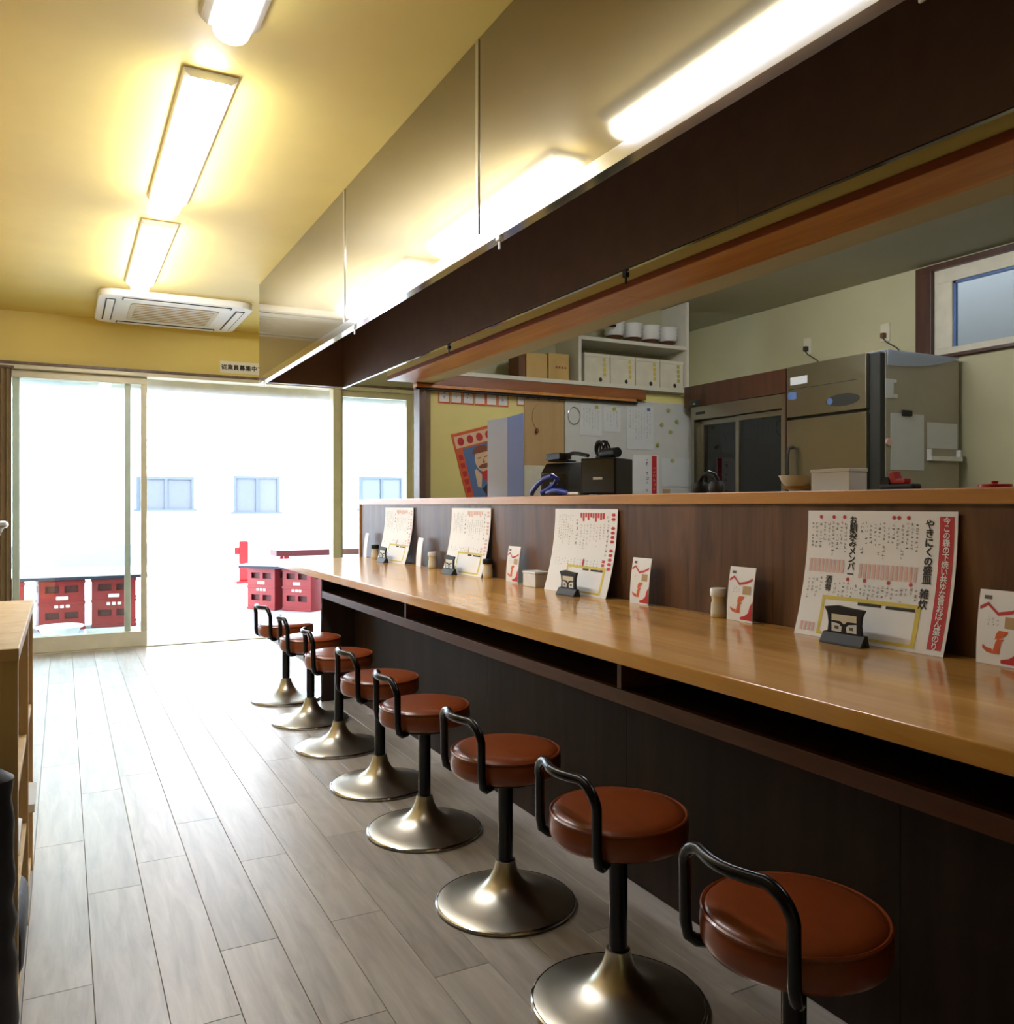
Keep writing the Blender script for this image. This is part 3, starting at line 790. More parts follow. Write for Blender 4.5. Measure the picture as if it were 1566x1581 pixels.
def menu(cx, cy, rz, lean, kind, label, Wd=0.425, Ht=0.325):
    r = thing('menu_sheet', label, 'menu', (0, 0, 0), 'large paper menus leaning on the dark panelling')
    fn = lean_fn(Wd, Ht, lean)
    rnd = random.Random(kind * 5 + 3)
    mb = MB(); mb.sheet(fn, 2, 12, 0, Wd, 0, Ht, 0.0012)
    sh = mb.build('sheet', 'paper', r, smooth=True)
    if kind == 0:
        mb = MB(); flat_rect(mb, fn, Wd - 0.043, Wd - 0.008, 0.012, Ht - 0.012, -0.0006, 12)
        bd = mb.build('red_band', 'ink_red', r)
        mb = MB()
        n = len(BAND)
        for k, ch in enumerate(BAND):
            put_glyph(mb, fn, ch, Wd - 0.0255, Ht - 0.022 - k * (Ht - 0.042) / (n - 1), 0.0185, -0.0014, 0.0005)
        mb.build('band_lettering', 'paper', bd)
        mb = MB()
        for k, ch in enumerate('やきにくの盛皿'):
            put_glyph(mb, fn, ch, Wd - 0.068, Ht - 0.03 - k * 0.0215, 0.024, -0.0012, 0.0006)
        for k, ch in enumerate('雑炊'):
            put_glyph(mb, fn, ch, Wd - 0.070, Ht - 0.192 - k * 0.024, 0.024, -0.0012, 0.0006)
        for k, ch in enumerate('お馴染みメンバー'):
            put_glyph(mb, fn, ch, 0.146, Ht - 0.024 - k * 0.0195, 0.023, -0.0012, 0.0006)
        for k, ch in enumerate('酒肴'):
            put_glyph(mb, fn, ch, 0.082, Ht - 0.178 - k * 0.02, 0.021, -0.0012, 0.0005)
        mb.build('headings', 'ink_black', r)
        mb = MB()
        pseudo_columns(mb, fn, 0.166, 0.332, 13, Ht - 0.026, 0.098, 0.0085, rnd)
        pseudo_columns(mb, fn, 0.012, 0.130, 9, Ht - 0.026, 0.088, 0.0085, rnd)
        pseudo_columns(mb, fn, 0.098, 0.340, 19, Ht - 0.180, 0.040, 0.0085, rnd)
        pseudo_columns(mb, fn, 0.012, 0.066, 4, Ht - 0.172, 0.060, 0.0085, rnd)
        mb.build('small_print', 'ink_grey', r)
        mb = MB()
        for k in range(13): flat_rect(mb, fn, 0.170 + k * 0.0127, 0.1785 + k * 0.0127, Ht - 0.168, Ht - 0.132, -0.0007, 2)
        for k in range(9): flat_rect(mb, fn, 0.014 + k * 0.0127, 0.0225 + k * 0.0127, Ht - 0.160, Ht - 0.126, -0.0007, 2)
        for k in range(4): flat_rect(mb, fn, 0.014 + k * 0.0127, 0.0225 + k * 0.0127, 0.012, 0.034, -0.0007, 2)
        mb.build('price_print', 'ink_pink', r)
        mb = MB()
        for u in (0.262, 0.276, 0.302, 0.044, 0.085, 0.118): disc(mb, fn, u, Ht - 0.016, 0.005)
        for u in (0.14, 0.19, 0.258, 0.318): disc(mb, fn, u, Ht - 0.174, 0.005)
        mb.build('red_dots', 'ink_red', r)
        yl = (0.070, 0.352, 0.008, 0.106)
    else:
        mb = MB()
        for k in range(13):
            if k in (2, 7): continue
            vv = Ht - 0.016 - k * 0.0165
            flat_rect(mb, fn, Wd - 0.032, Wd - 0.014, vv - 0.011, vv, -0.0007, 1)
            flat_rect(mb, fn, Wd - 0.036, Wd - 0.010, vv - 0.0075, vv - 0.004, -0.0009, 1)
        for k in range(3):
            flat_rect(mb, fn, Wd - 0.07, Wd - 0.052, Ht - 0.2 - k * 0.014, Ht - 0.19 - k * 0.014, -0.0007, 1)
        for k in range(10):
            flat_rect(mb, fn, 0.185 + k * 0.0165, 0.197 + k * 0.0165, Ht - 0.03 - 0.018 * rnd.random(), Ht - 0.015, -0.0007, 1)
        disc(mb, fn, 0.235, Ht - 0.205, 0.007, 0.016)
        mb.build('red_print', 'ink_red' if kind == 1 else 'ink_pink', r)
        mb = MB()
        pseudo_columns(mb, fn, 0.155, 0.175, 1, Ht - 0.03, 0.16, 0.017, rnd)
        pseudo_columns(mb, fn, Wd - 0.064, Wd - 0.044, 1, Ht - 0.022, 0.17, 0.015, rnd)
        mb.build('headings', 'ink_black', r)
        mb = MB()
        pseudo_columns(mb, fn, 0.185, Wd - 0.07, 8, Ht - 0.055, 0.10, 0.0085, rnd)
        pseudo_columns(mb, fn, 0.03, 0.14, 7, Ht - 0.02, 0.13, 0.0085, rnd)
        pseudo_columns(mb, fn, 0.03, 0.34, 14, Ht - 0.19, 0.035, 0.0085, rnd)
        mb.build('small_print', 'ink_grey', r)
        yl = (0.130, 0.385, 0.008, 0.108)
    mb = MB()
    u0, u1, v0, v1 = yl
    flat_rect(mb, fn, u0, u1, v1 - 0.009, v1, -0.0008, 1); flat_rect(mb, fn, u0, u1, v0, v0 + 0.007, -0.0008, 1)
    flat_rect(mb, fn, u0, u0 + 0.009, v0 + 0.007, v1 - 0.009, -0.0008, 6); flat_rect(mb, fn, u1 - 0.012, u1, v0 + 0.007, v1 - 0.009, -0.0008, 6)
    mb.build('yellow_border', 'ink_yellow', r)
    mb = MB()
    flat_rect(mb, fn, u1 - 0.092, u1 - 0.014, v1 - 0.017, v1 - 0.010, -0.0010, 1); flat_rect(mb, fn, u0 + 0.11, u1 - 0.105, v1 - 0.016, v1 - 0.009, -0.0011, 1)
    mb.build('offer_heading', 'ink_black', r)
    r.location = (cx, cy, 0.7305); r.rotation_euler = (0, 0, math.radians(rz))
    return r
menu(1.733, 1.437, -88.6, 0.055, 0, 'paper menu with a red vertical title band, nearest the camera')
menu(1.733, 2.765, -88.6, 0.055, 1, 'paper menu with red vertical lettering, second from the camera')
menu(1.733, 3.80, -88.2, 0.054, 2, 'pale paper menu, third from the camera')
menu(1.728, 4.80, -87.5, 0.056, 3, 'pale paper menu farthest from the camera, at the counter end')

def stand(cx, cy, rz, label):
    """small black calendar-like card stand in front of a menu"""
    r = thing('card_stand', label, 'card stand', (0, 0, 0), 'small black card stands on the counter')
    w = 0.105
    prof = lambda t: 0.006 * math.cos(t * PI) + 0.004
    out = [(-w / 2 - 0.006, 0.088), (-w / 2 + 0.003, 0.072), (-w / 2 + 0.006, 0.05), (-w / 2 + 0.003, 0.028), (-w / 2 - 0.008, 0.012), (-w / 2 - 0.012, 0.004),
           (w / 2 + 0.012, 0.004), (w / 2 + 0.008, 0.012), (w / 2 - 0.003, 0.028), (w / 2 - 0.006, 0.05), (w / 2 - 0.003, 0.072), (w / 2 + 0.006, 0.088), (0.02, 0.090), (-0.02, 0.094)]
    MB().prism([(x, z) for x, z in out], -0.004, 0.004, 'Y').build('back_plate', 'black_plastic', r, 0.001)
    MB().prism([(-0.022, 0.0), (-0.020, 0.005), (-0.007, 0.026), (0.004, 0.028), (0.012, 0.0)], -w / 2 - 0.008, w / 2 + 0.008, 'X').build('foot', 'black_plastic', r, 0.001)
    f2 = lambda u, v, d: (u, -0.0042 + d, v)
    mb = MB(); flat_rect(mb, f2, -0.036, 0.036, 0.056, 0.072, -0.0006, 1); flat_poly(mb, f2, [(-0.01, 0.056), (0.0, 0.049), (0.01, 0.056)], -0.0006)
    mb.build('title_card', 'plate_ivory', r)
    for s in (-1, 1):
        mb = MB(); flat_poly(mb, f2, [(s * 0.036, 0.030), (s * 0.008, 0.030), (s * 0.006, 0.042), (s * 0.014, 0.049), (s * 0.036, 0.052)], -0.0006)
        c = mb.build('card', 'paper_cool', r)
        mb = MB(); flat_rect(mb, f2, s * 0.021 - 0.006, s * 0.021 + 0.006, 0.036, 0.044, -0.0009, 1); mb.build('figure', 'ink_grey', c)
    r.location = (cx, cy, 0.7305); r.rotation_euler = (0, 0, math.radians(rz))
for y_, lab in ((1.45, 'black card stand in front of the menu with the red title band'), (2.725, 'black card stand in front of the second menu from the camera'), (3.835, 'black card stand in front of the third menu from the camera'), (4.82, 'black card stand in front of the farthest menu')):
    stand(1.69, y_, -88, lab)

def ad_card(cx, cy, rz, label, Wd=0.105, Ht=0.158, printed=True):
    r = thing('table_card', label, 'table card', (0, 0, 0), 'small upright advertising cards on the counter')
    fn = lambda u, v, d: (u - Wd / 2, 0.10 * v * v / Ht * 1.0 + d, v)
    MB().sheet(fn, 1, 6, 0, Wd, 0, Ht, 0.0015).build('front_leaf', 'paper', r)
    MB().box(-Wd / 2, Wd / 2, 0.002, 0.03, 0.0, 0.0015).build('foot_leaf', 'paper', r)
    if printed:
        mb = MB()
        z = [(0.004, 0.122), (0.022, 0.132), (0.046, 0.112), (0.075, 0.118), (0.098, 0.128)]
        for (u0, v0), (u1, v1) in zip(z[:-1], z[1:]):
            flat_poly(mb, fn, [(u0, v0 - 0.007), (u1, v1 - 0.007), (u1, v1), (u0, v0)])
        mb.build('zigzag', 'ink_red', r)
        mb = MB()
        flat_poly(mb, fn, [(0.104, 0.006), (0.104, 0.062), (0.094, 0.046), (0.088, 0.028), (0.074, 0.018), (0.056, 0.013), (0.056, 0.006)])
        mb.build('corner_shape', 'ink_red', r)
        mb = MB()
        for poly in ([(0.036, 0.024), (0.052, 0.024), (0.056, 0.05), (0.062, 0.056), (0.048, 0.056), (0.044, 0.05)], [(0.042, 0.054), (0.056, 0.058), (0.068, 0.068), (0.07, 0.074), (0.05, 0.074), (0.044, 0.066)], [(0.014, 0.034), (0.024, 0.026), (0.036, 0.024), (0.036, 0.034), (0.022, 0.036), (0.015, 0.042)]):
            flat_poly(mb, fn, poly)
        mb.build('figure_shape', 'ink_orange', r)
        mb = MB()
        flat_rect(mb, fn, 0.062, 0.094, 0.080, 0.104, -0.0008, 2)
        mb.build('photo_print', 'tan_board', r)
        mb = MB(); pseudo_columns(mb, fn, 0.02, 0.052, 3, 0.106, 0.03, 0.006, random.Random(4)); flat_rect(mb, fn, 0.012, 0.028, 0.138, 0.146, -0.001, 1)
        mb.build('small_print', 'ink_grey', r)
    r.location = (cx, cy, 0.7305); r.rotation_euler = (0, 0, math.radians(rz))
for x, y_, rz, pr, lab in ((1.752, 1.105, -92, True, 'advertising card with red zigzag at the right edge of the picture'), (1.752, 1.882, -90, True, 'advertising card with red zigzag standing beside the salt shaker'),
                           (1.752, 2.37, -90, True, 'advertising card with red zigzag alone between the two nearest menus'), (1.752, 3.30, -88, True, 'advertising card with red zigzag between the second and third menus'),
                           (1.748, 4.40, -97, False, 'plain white upright card between the two farthest menus'), (1.745, 5.33, -98, False, 'plain white upright card at the far end of the counter')):
    ad_card(x, y_, rz, lab, printed=pr)

def shaker(x, y_, cap, label):
    r = thing('salt_shaker', label, 'shaker', (0, 0, 0), 'shakers on the counter')
    MB().lathe([(0.001, 0.0), (0.021, 0.0), (0.0235, 0.003), (0.0225, 0.03), (0.020, 0.05), (0.0215, 0.064), (0.001, 0.064)], 24).build('jar', 'salt', r, smooth=True)
    MB().lathe([(0.001, 0.0642), (0.0245, 0.0642), (0.0255, 0.068), (0.0255, 0.082), (0.023, 0.088), (0.001, 0.089)], 24).build('cap', cap, r, smooth=True)
    MB().lathe([(0.0232, 0.012), (0.0238, 0.012), (0.0222, 0.044), (0.0212, 0.044)], 24, cap=False).build('label_band', 'plate_ivory', r, smooth=True)
    r.location = (x, y_, 0.7305)
for x, y_, cap, lab in ((1.765, 1.985, 'white_plastic', 'white-capped shaker nearest the camera beside an advertising card'), (1.765, 3.565, 'black_plastic', 'black-capped shaker at the near side of the third menu'),
                        (1.765, 4.235, 'white_plastic', 'white-capped shaker between the two farthest menus'), (1.76, 5.17, 'black_plastic', 'black-capped shaker at the far end of the counter')):
    shaker(x, y_, cap, lab)
nb = thing('napkin_box', 'small white box tucked behind the far edge of the second menu', 'box', (1.755, 3.09, 0.7305))
box('box_body', 'white_plastic', 1.72, 1.79, 3.035, 3.14, 0.7305, 0.785, nb, 0.003)
box('box_lid', 'white_plastic', 1.718, 1.792, 3.033, 3.142, 0.7852, 0.795, nb, 0.003)

# ================================================================ THINGS ON THE LEDGE
LZ = 1.1095
pr = thing('receipt_printer', 'dark grey receipt printer on the ledge with cables', 'printer', (0, 0, 0))
MB().prism([(-0.075, 0.0), (0.075, 0.0), (0.075, 0.13), (0.05, 0.15), (-0.03, 0.145), (-0.075, 0.10)], -0.07, 0.07, 'X').build('body', 'grey_plastic', pr, 0.006, smooth=True)
MB().prism([(-0.0785, 0.02), (-0.0765, 0.02), (-0.0765, 0.095), (-0.0785, 0.09)], -0.055, 0.055, 'X').build('front_cover', 'black_plastic', pr, 0.0005)
MB().box(-0.05, 0.05, -0.045, 0.03, 0.1505, 0.158).build('paper_lid', 'black_plastic', pr, 0.003)
MB().box(-0.02, 0.02, -0.0805, -0.0787, 0.05, 0.06).build('badge', 'paper_cool', pr)
pr.location = (1.955, 3.20, LZ); pr.rotation_euler = (0, 0, math.radians(-62))
ps = thing('power_adapter', 'black power adapter lying across the top of the receipt printer', 'adapter', (1.93, 3.12, LZ + 0.159))
MB().box(1.895, 1.955, 3.13, 3.25, LZ + 0.159, LZ + 0.187).build('adapter_body', 'black_plastic', ps, 0.004)
MB().tube([(1.925, 3.13, LZ + 0.175), (1.93, 3.08, LZ + 0.182), (1.93, 3.03, LZ + 0.178), (1.93, 2.975, LZ + 0.168), (1.93, 2.96, LZ + 0.166)], 0.008, 8).build('cord', 'black_plastic', ps, smooth=True)
bx = thing('black_speaker', 'plain black speaker box standing on the ledge', 'speaker', (0, 0, 0))
MB().box(-0.075, 0.075, -0.085, 0.085, 0.004, 0.145).build('cabinet', 'black_plastic', bx, 0.004)
MB().box(-0.068, 0.068, -0.0885, -0.0855, 0.01, 0.139).build('grille', 'grey_plastic', bx, 0.001)
MB().box(-0.02, 0.02, -0.0905, -0.0888, 0.06, 0.07).build('badge', 'paper_cool', bx)
for sx in (-1, 1):
    for sy in (-1, 1): MB().box(sx * 0.06 - 0.008, sx * 0.06 + 0.008, sy * 0.065 - 0.008, sy * 0.065 + 0.008, 0, 0.004).build('foot', 'black_plastic', bx)
bx.location = (1.925, 2.815, LZ); bx.rotation_euler = (0, 0, math.radians(-58))
cc = thing('cable_coil', 'black coiled cable with adapter on top of the black speaker', 'cable', (1.93, 2.82, LZ + 0.1455))
z0 = LZ + 0.1455
pts = []
for k in range(60):
    a = 2 * PI * k / 14
    pts.append((1.93 + 0.018 * math.sin(a * 0.31), 2.875 + 0.030 * math.cos(a) - 0.0006 * k, z0 + 0.040 + 0.034 * math.sin(a)))
MB().tube(pts, 0.0042, 7).build('coil', 'black_plastic', cc, smooth=True)
MB().tube([(1.92, 2.84, z0 + 0.022), (1.92, 2.735, z0 + 0.022)], 0.020, 14).build('adapter', 'black_plastic', cc, smooth=True)
MB().box(1.915, 1.945, 2.85, 2.885, z0, z0 + 0.012).build('plug', 'black_plastic', cc, 0.003)
bc = thing('blue_cable', 'bright blue cable bundled on the ledge in front of the printer', 'cable', (1.86, 3.1, LZ))
pts = [(1.862, 3.255, LZ + 0.012), (1.85, 3.23, LZ + 0.02), (1.848, 3.18, LZ + 0.05), (1.848, 3.12, LZ + 0.075), (1.85, 3.06, LZ + 0.085), (1.865, 3.045, LZ + 0.07), (1.87, 3.08, LZ + 0.045), (1.86, 3.13, LZ + 0.022), (1.85, 3.15, LZ + 0.013)]
MB().tube(pts, 0.011, 9).build('cable_loop', 'blue_cable', bc, smooth=True)
pts = [(1.85, 3.10, LZ + 0.012), (1.848, 3.05, LZ + 0.022), (1.85, 3.00, LZ + 0.02), (1.86, 2.96, LZ + 0.011), (1.875, 2.99, LZ + 0.012), (1.87, 3.05, LZ + 0.012)]
MB().tube(pts, 0.011, 9).build('cable_loop', 'blue_cable', bc, smooth=True)
MB().tube([(1.86, 2.965, LZ + 0.008), (1.87, 2.93, LZ + 0.008), (1.88, 2.9, LZ + 0.007)], 0.006, 8).build('plug', 'white_plastic', bc, smooth=True)
for o_ in bc.children: o_.location.x -= 0.034
fb = thing('folding_board', 'pale blue folding plastic board standing on the ledge', 'board', (1.94, 3.73, LZ))
MB().add([(1.885, 3.81, LZ), (1.945, 3.715, LZ), (1.945, 3.715, LZ + 0.395), (1.885, 3.81, LZ + 0.385), (1.890, 3.813, LZ), (1.950, 3.718, LZ), (1.950, 3.718, LZ + 0.395), (1.890, 3.813, LZ + 0.385)],
         [(0, 1, 2, 3), (4, 7, 6, 5), (0, 4, 5, 1), (1, 5, 6, 2), (2, 6, 7, 3), (3, 7, 4, 0)]).build('leaf', 'pale_blue', fb)
MB().add([(1.946, 3.713, LZ), (1.985, 3.62, LZ), (1.985, 3.62, LZ + 0.41), (1.946, 3.713, LZ + 0.395), (1.951, 3.714, LZ), (1.990, 3.621, LZ), (1.990, 3.621, LZ + 0.41), (1.951, 3.714, LZ + 0.395)],
         [(0, 1, 2, 3), (4, 7, 6, 5), (0, 4, 5, 1), (1, 5, 6, 2), (2, 6, 7, 3), (3, 7, 4, 0)]).build('leaf', 'blue_leaf', fb)
wb = thing('white_bowl', 'cream bowl on the ledge in front of the steel refrigerator', 'bowl', (1.93, 1.815, LZ))
MB().lathe([(0.001, LZ), (0.03, LZ), (0.036, LZ + 0.006), (0.055, LZ + 0.03), (0.064, LZ + 0.048), (0.061, LZ + 0.048), (0.05, LZ + 0.028), (0.03, LZ + 0.012), (0.001, LZ + 0.01)], 28, (1.93, 1.815)).build('bowl', 'plate_ivory', wb, smooth=True)
MB().lathe([(0.0545, LZ + 0.016), (0.0555, LZ + 0.0165), (0.0475, LZ + 0.0085), (0.0465, LZ + 0.008)], 28, (1.93, 1.815), cap=False).build('glaze_band', 'carton', wb, smooth=True)
wx = thing('white_carton', 'small white box on the ledge beside the cream bowl', 'box', (1.93, 1.68, LZ))
box('carton_body', 'paper_cool', 1.895, 1.965, 1.612, 1.745, LZ, LZ + 0.052, wx, 0.002)
box('carton_lid', 'paper_cool', 1.893, 1.967, 1.61, 1.747, LZ + 0.0522, LZ + 0.062, wx, 0.002)
rt = thing('tape_dispenser', 'red and black tape gun lying on the ledge before the papers', 'tape dispenser', (1.93, 1.47, LZ))
box('dispenser_base', 'black_plastic', 1.91, 1.945, 1.428, 1.53, LZ, LZ + 0.016, rt, 0.006)
MB().prism([(1.455, LZ + 0.0165), (1.50, LZ + 0.0165), (1.507, LZ + 0.046), (1.488, LZ + 0.05), (1.481, LZ + 0.028), (1.455, LZ + 0.03)], 1.915, 1.94, 'X').build('handle', 'red_plastic', rt, 0.003)
MB().tube([(1.912, 1.512, LZ + 0.022), (1.943, 1.512, LZ + 0.022)], 0.012, 14).build('roll', 'black_plastic', rt, smooth=True)
hp = thing('headset', 'small black headset lying on the ledge in front of the glass showcase', 'headset', (1.93, 2.22, LZ))
MB().tube([(1.93, 2.17, LZ + 0.02), (1.93, 2.172, LZ + 0.04), (1.93, 2.19, LZ + 0.062), (1.93, 2.22, LZ + 0.070), (1.93, 2.25, LZ + 0.062), (1.93, 2.268, LZ + 0.04), (1.93, 2.27, LZ + 0.02)], 0.008, 10).build('band', 'black_plastic', hp, smooth=True)
for yv in (2.18, 2.26):
    MB().lathe([(0.001, LZ), (0.02, LZ), (0.026, LZ + 0.008), (0.026, LZ + 0.03), (0.018, LZ + 0.04), (0.001, LZ + 0.041)], 20, (1.93, yv)).build('ear_cup', 'black_plastic' if yv > 2.2 else 'grey_plastic', hp, smooth=True)
rd = thing('red_lid', 'flat red lid lying on the ledge at the right edge', 'lid', (1.95, 1.24, LZ))
MB().lathe([(0.001, LZ), (0.034, LZ), (0.036, LZ + 0.002), (0.036, LZ + 0.01), (0.001, LZ + 0.012)], 24, (1.95, 1.24)).build('lid_disc', 'red_plastic', rd, smooth=True)
MB().lathe([(0.001, LZ + 0.0115), (0.006, LZ + 0.0115), (0.008, LZ + 0.017), (0.001, LZ + 0.019)], 14, (1.95, 1.24)).build('knob', 'red_plastic', rd, smooth=True)

# ================================================================ KITCHEN END WALL
YK = 5.10
fk = lambda u, v, d: (u, YK - 0.0035 + d, v)
x = 2.165
strips = [2.165 + k * 0.0865 for k in range(6)] + [2.745 + k * 0.0865 for k in range(4)]
for k, x in enumerate(strips):
    zb = 1.735 if k < 6 else 1.748
    s = thing('menu_strip', 'red-bordered paper menu strip hanging under the beam, %s' % (
        ['first', 'second', 'third', 'fourth', 'fifth', 'sixth'][k] + ' from the brown post' if k < 6 else ['first', 'second', 'third', 'fourth'][k - 6] + ' of those above the tan board'), 'paper strip', (x + 0.04, YK, zb), 'paper menu strips on the yellow wall')
    box('strip_paper', 'paper', x, x + 0.082, YK - 0.003, YK - 0.0005, zb, zb + 0.20, s)
    mb = MB()
    flat_rect(mb, fk, x, x + 0.082, zb, zb + 0.010, -0.0004, 1); flat_rect(mb, fk, x, x + 0.007, zb + 0.01, zb + 0.20, -0.0004, 1); flat_rect(mb, fk, x + 0.075, x + 0.082, zb + 0.01, zb + 0.20, -0.0004, 1)
    mb.build('strip_border', 'ink_orange', s)
    mb = MB(); pseudo_columns(mb, fk, x + 0.02, x + 0.062, 1, zb + 0.19, 0.16, 0.022, random.Random(k)); mb.build('lettering', 'ink_grey', s)
# crooked poster with a bearded man
po = thing('wall_poster', 'crooked orange-bordered poster of a bearded man on the yellow wall', 'poster', (0, 0, 0))
fp = lambda u, v, d: (u, -0.0005 + d, v)
PW, PH = 0.34, 0.50
MB().box(0, PW, -0.0025, -0.0005, 0, PH).build('poster_sheet', 'ink_orange', po)
fp = lambda u, v, d: (u, -0.003 + d, v)
mb = MB(); flat_rect(mb, fp, 0.055, PW - 0.03, 0.02, PH - 0.11, -0.0003, 1); mb.build('blue_ground', 'ink_blue', po)
mb = MB(); flat_rect(mb, fp, 0.012, PW - 0.012, PH - 0.10, PH - 0.02, -0.0003, 1); mb.build('title_band', 'ink_skin', po)
mb = MB()
for k in range(4):
    u = 0.045 + k * 0.07
    disc(mb, fp, u + 0.01, PH - 0.06, 0.024, 0.028, -0.0006); 
for k in range(5): flat_rect(mb, fp, 0.015, 0.045, 0.10 + k * 0.055, 0.135 + k * 0.055, -0.0006, 1)
mb.build('title_marks', 'ink_red', po)
mb = MB(); disc(mb, fp, 0.185, 0.285, 0.062, 0.080, -0.0006, 20); flat_poly(mb, fp, [(0.10, 0.12), (0.125, 0.11), (0.15, 0.19), (0.12, 0.24), (0.105, 0.23)], -0.0006); mb.build('face', 'ink_skin', po)
mb = MB(); disc(mb, fp, 0.185, 0.335, 0.068, 0.050, -0.0009, 16, 0, 190); disc(mb, fp, 0.185, 0.245, 0.045, 0.016, -0.0009); flat_rect(mb, fp, 0.145, 0.172, 0.300, 0.307, -0.0009, 1); flat_rect(mb, fp, 0.195, 0.222, 0.300, 0.307, -0.0009, 1); flat_poly(mb, fp, [(0.178, 0.265), (0.194, 0.265), (0.187, 0.295)], -0.0009); mb.build('hair_and_beard', 'ink_brown', po)
mb = MB(); flat_poly(mb, fp, [(0.15, 0.21), (0.235, 0.215), (0.25, 0.15), (0.19, 0.13), (0.15, 0.16)], -0.0009); flat_rect(mb, fp, 0.14, 0.28, 0.01, 0.05, -0.0009, 1); mb.build('red_scarf', 'ink_red', po)
mb = MB(); flat_poly(mb, fp, [(0.13, 0.10), (0.19, 0.135), (0.27, 0.10), (0.26, 0.05), (0.15, 0.045)], -0.0011); mb.build('dark_sleeve', 'ink_black', po)
po.location = (2.385, YK - 0.0008, 1.05); po.rotation_euler = (0, math.radians(-15), 0)
tbd = thing('tan_board', 'tan board with a hanging string on the kitchen end wall', 'board', (2.96, YK, 1.0))
box('upper_sheet', 'tan_board', 2.80, 3.116, YK - 0.012, YK - 0.0035, 1.345, 1.80, tbd)
box('lower_sheet', 'plate_ivory', 2.80, 3.116, YK - 0.012, YK - 0.0035, 0.95, 1.3445, tbd)
MB().tube([(2.90, YK - 0.016, 1.77), (2.865, YK - 0.018, 1.72), (2.86, YK - 0.018, 1.65), (2.89, YK - 0.016, 1.60)], 0.0035, 6).build('string', 'carton', tbd, smooth=True)
MB().lathe([(0.001, 1.565), (0.010, 1.57), (0.012, 1.585), (0.004, 1.60), (0.001, 1.601)], 12, (2.893, YK - 0.025)).build('string_knob', 'ink_brown', tbd, smooth=True)
wbd = thing('whiteboard', 'large whiteboard with notes and magnets on the kitchen end wall', 'whiteboard', (3.7, YK, 0.95))
MB().prism(roundrect(3.12, 4.31, 0.95, 1.835, 0.03), YK - 0.022, YK - 0.004, 'Y').build('board', 'whiteboard', wbd, 0.003)
box('edge_strip', 'plate_ivory', 4.262, 4.268, YK - 0.0245, YK - 0.0222, 1.0, 1.82, wbd)
note_z = YK - 0.0235
def note(x0, x1, z0, z1, label, mark=None):
    n = thing('pinned_note', label, 'note', ((x0 + x1) / 2, note_z, z0), 'papers on the whiteboard')
    box('paper', 'paper_cool', x0, x1, note_z - 0.002, note_z, z0, z1, n)
    mb = MB(); fnn = lambda u, v, d: (u, note_z - 0.0025 + d, v)
    pseudo_columns(mb, fnn, x0 + 0.02, x1 - 0.02, max(3, int((x1 - x0) / 0.03)), z1 - 0.03, (z1 - z0) * 0.7, 0.010, random.Random(int(x0 * 100)))
    mb.build('small_print', 'ink_grey', n)
    if mark:
        mb = MB(); flat_rect(mb, fnn, x1 - 0.06, x1 - 0.03, z1 - 0.035, z1 - 0.012, -0.0008, 1); mb.build('logo', mark, n)
note(3.24, 3.425, 1.565, 1.795, 'narrow note at the upper left of the whiteboard', 'ink_green')
note(3.44, 3.59, 1.60, 1.78, 'small note in the upper middle of the whiteboard')
note(3.64, 3.885, 1.48, 1.80, 'larger note right of the whiteboard centre', 'ink_blue')
nr = thing('small_menu', 'white menu sheet with red title band at the foot of the whiteboard', 'menu', (3.85, note_z, 1.1))
box('sheet', 'paper', 3.70, 3.93, note_z - 0.0045, note_z - 0.0025, 1.02, 1.44, nr)
fnn = lambda u, v, d: (u, note_z - 0.005 + d, v)
mb = MB(); flat_rect(mb, fnn, 3.868, 3.912, 1.03, 1.435, -0.0004, 1); mb.build('red_band', 'ink_red', nr)
mb = MB(); pseudo_columns(mb, fnn, 3.872, 3.908, 1, 1.425, 0.38, 0.026, random.Random(5)); mb.build('band_lettering', 'ink_pink', nr)
mb = MB(); pseudo_columns(mb, fnn, 3.805, 3.845, 1, 1.42, 0.35, 0.028, random.Random(8)); mb.build('headings', 'ink_black', nr)
nn = thing('pinned_note', 'blank sheet at the lower right of the whiteboard', 'note', (4.1, note_z, 1.2), 'papers on the whiteboard')
box('paper', 'paper_cool', 3.96, 4.25, note_z - 0.002, note_z, 1.21, 1.42, nn)
box('smudge', 'tan_board', 3.97, 4.04, note_z - 0.0026, note_z - 0.0021, 1.13, 1.19, nn)
for k, (x, z) in enumerate(((4.02, 1.78), (4.10, 1.70), (3.96, 1.67), (4.04, 1.62), (3.92, 1.52), (4.06, 1.405), (3.53, 1.765))):
    m = MB()
    m.tube([(x, note_z - 0.001 - (0.002 if k >= 5 else 0), z), (x, note_z - 0.009, z)], 0.014, 14)
    tag(m.build('magnet', 'ink_green', smooth=True), ['yellow-green magnet at the upper right of the whiteboard', 'yellow-green magnet rightmost in the cluster on the whiteboard', 'yellow-green magnet left of the cluster on the whiteboard', 'yellow-green magnet lowest in the cluster on the whiteboard', 'yellow-green magnet alone below the cluster', 'yellow-green magnet on the blank sheet', 'yellow-green magnet on the small middle note'][k], 'magnet', 'magnets on the whiteboard')
m = MB(); m.tube([(3.19 + 0.05 * math.cos(2 * PI * k / 24), YK - 0.025, 1.70 + 0.06 * math.sin(2 * PI * k / 24)) for k in range(24)], 0.003, 6, True)
tag(m.build('wire_ring', 'chrome', smooth=True), 'thin wire ring hanging at the left edge of the whiteboard', 'ring')

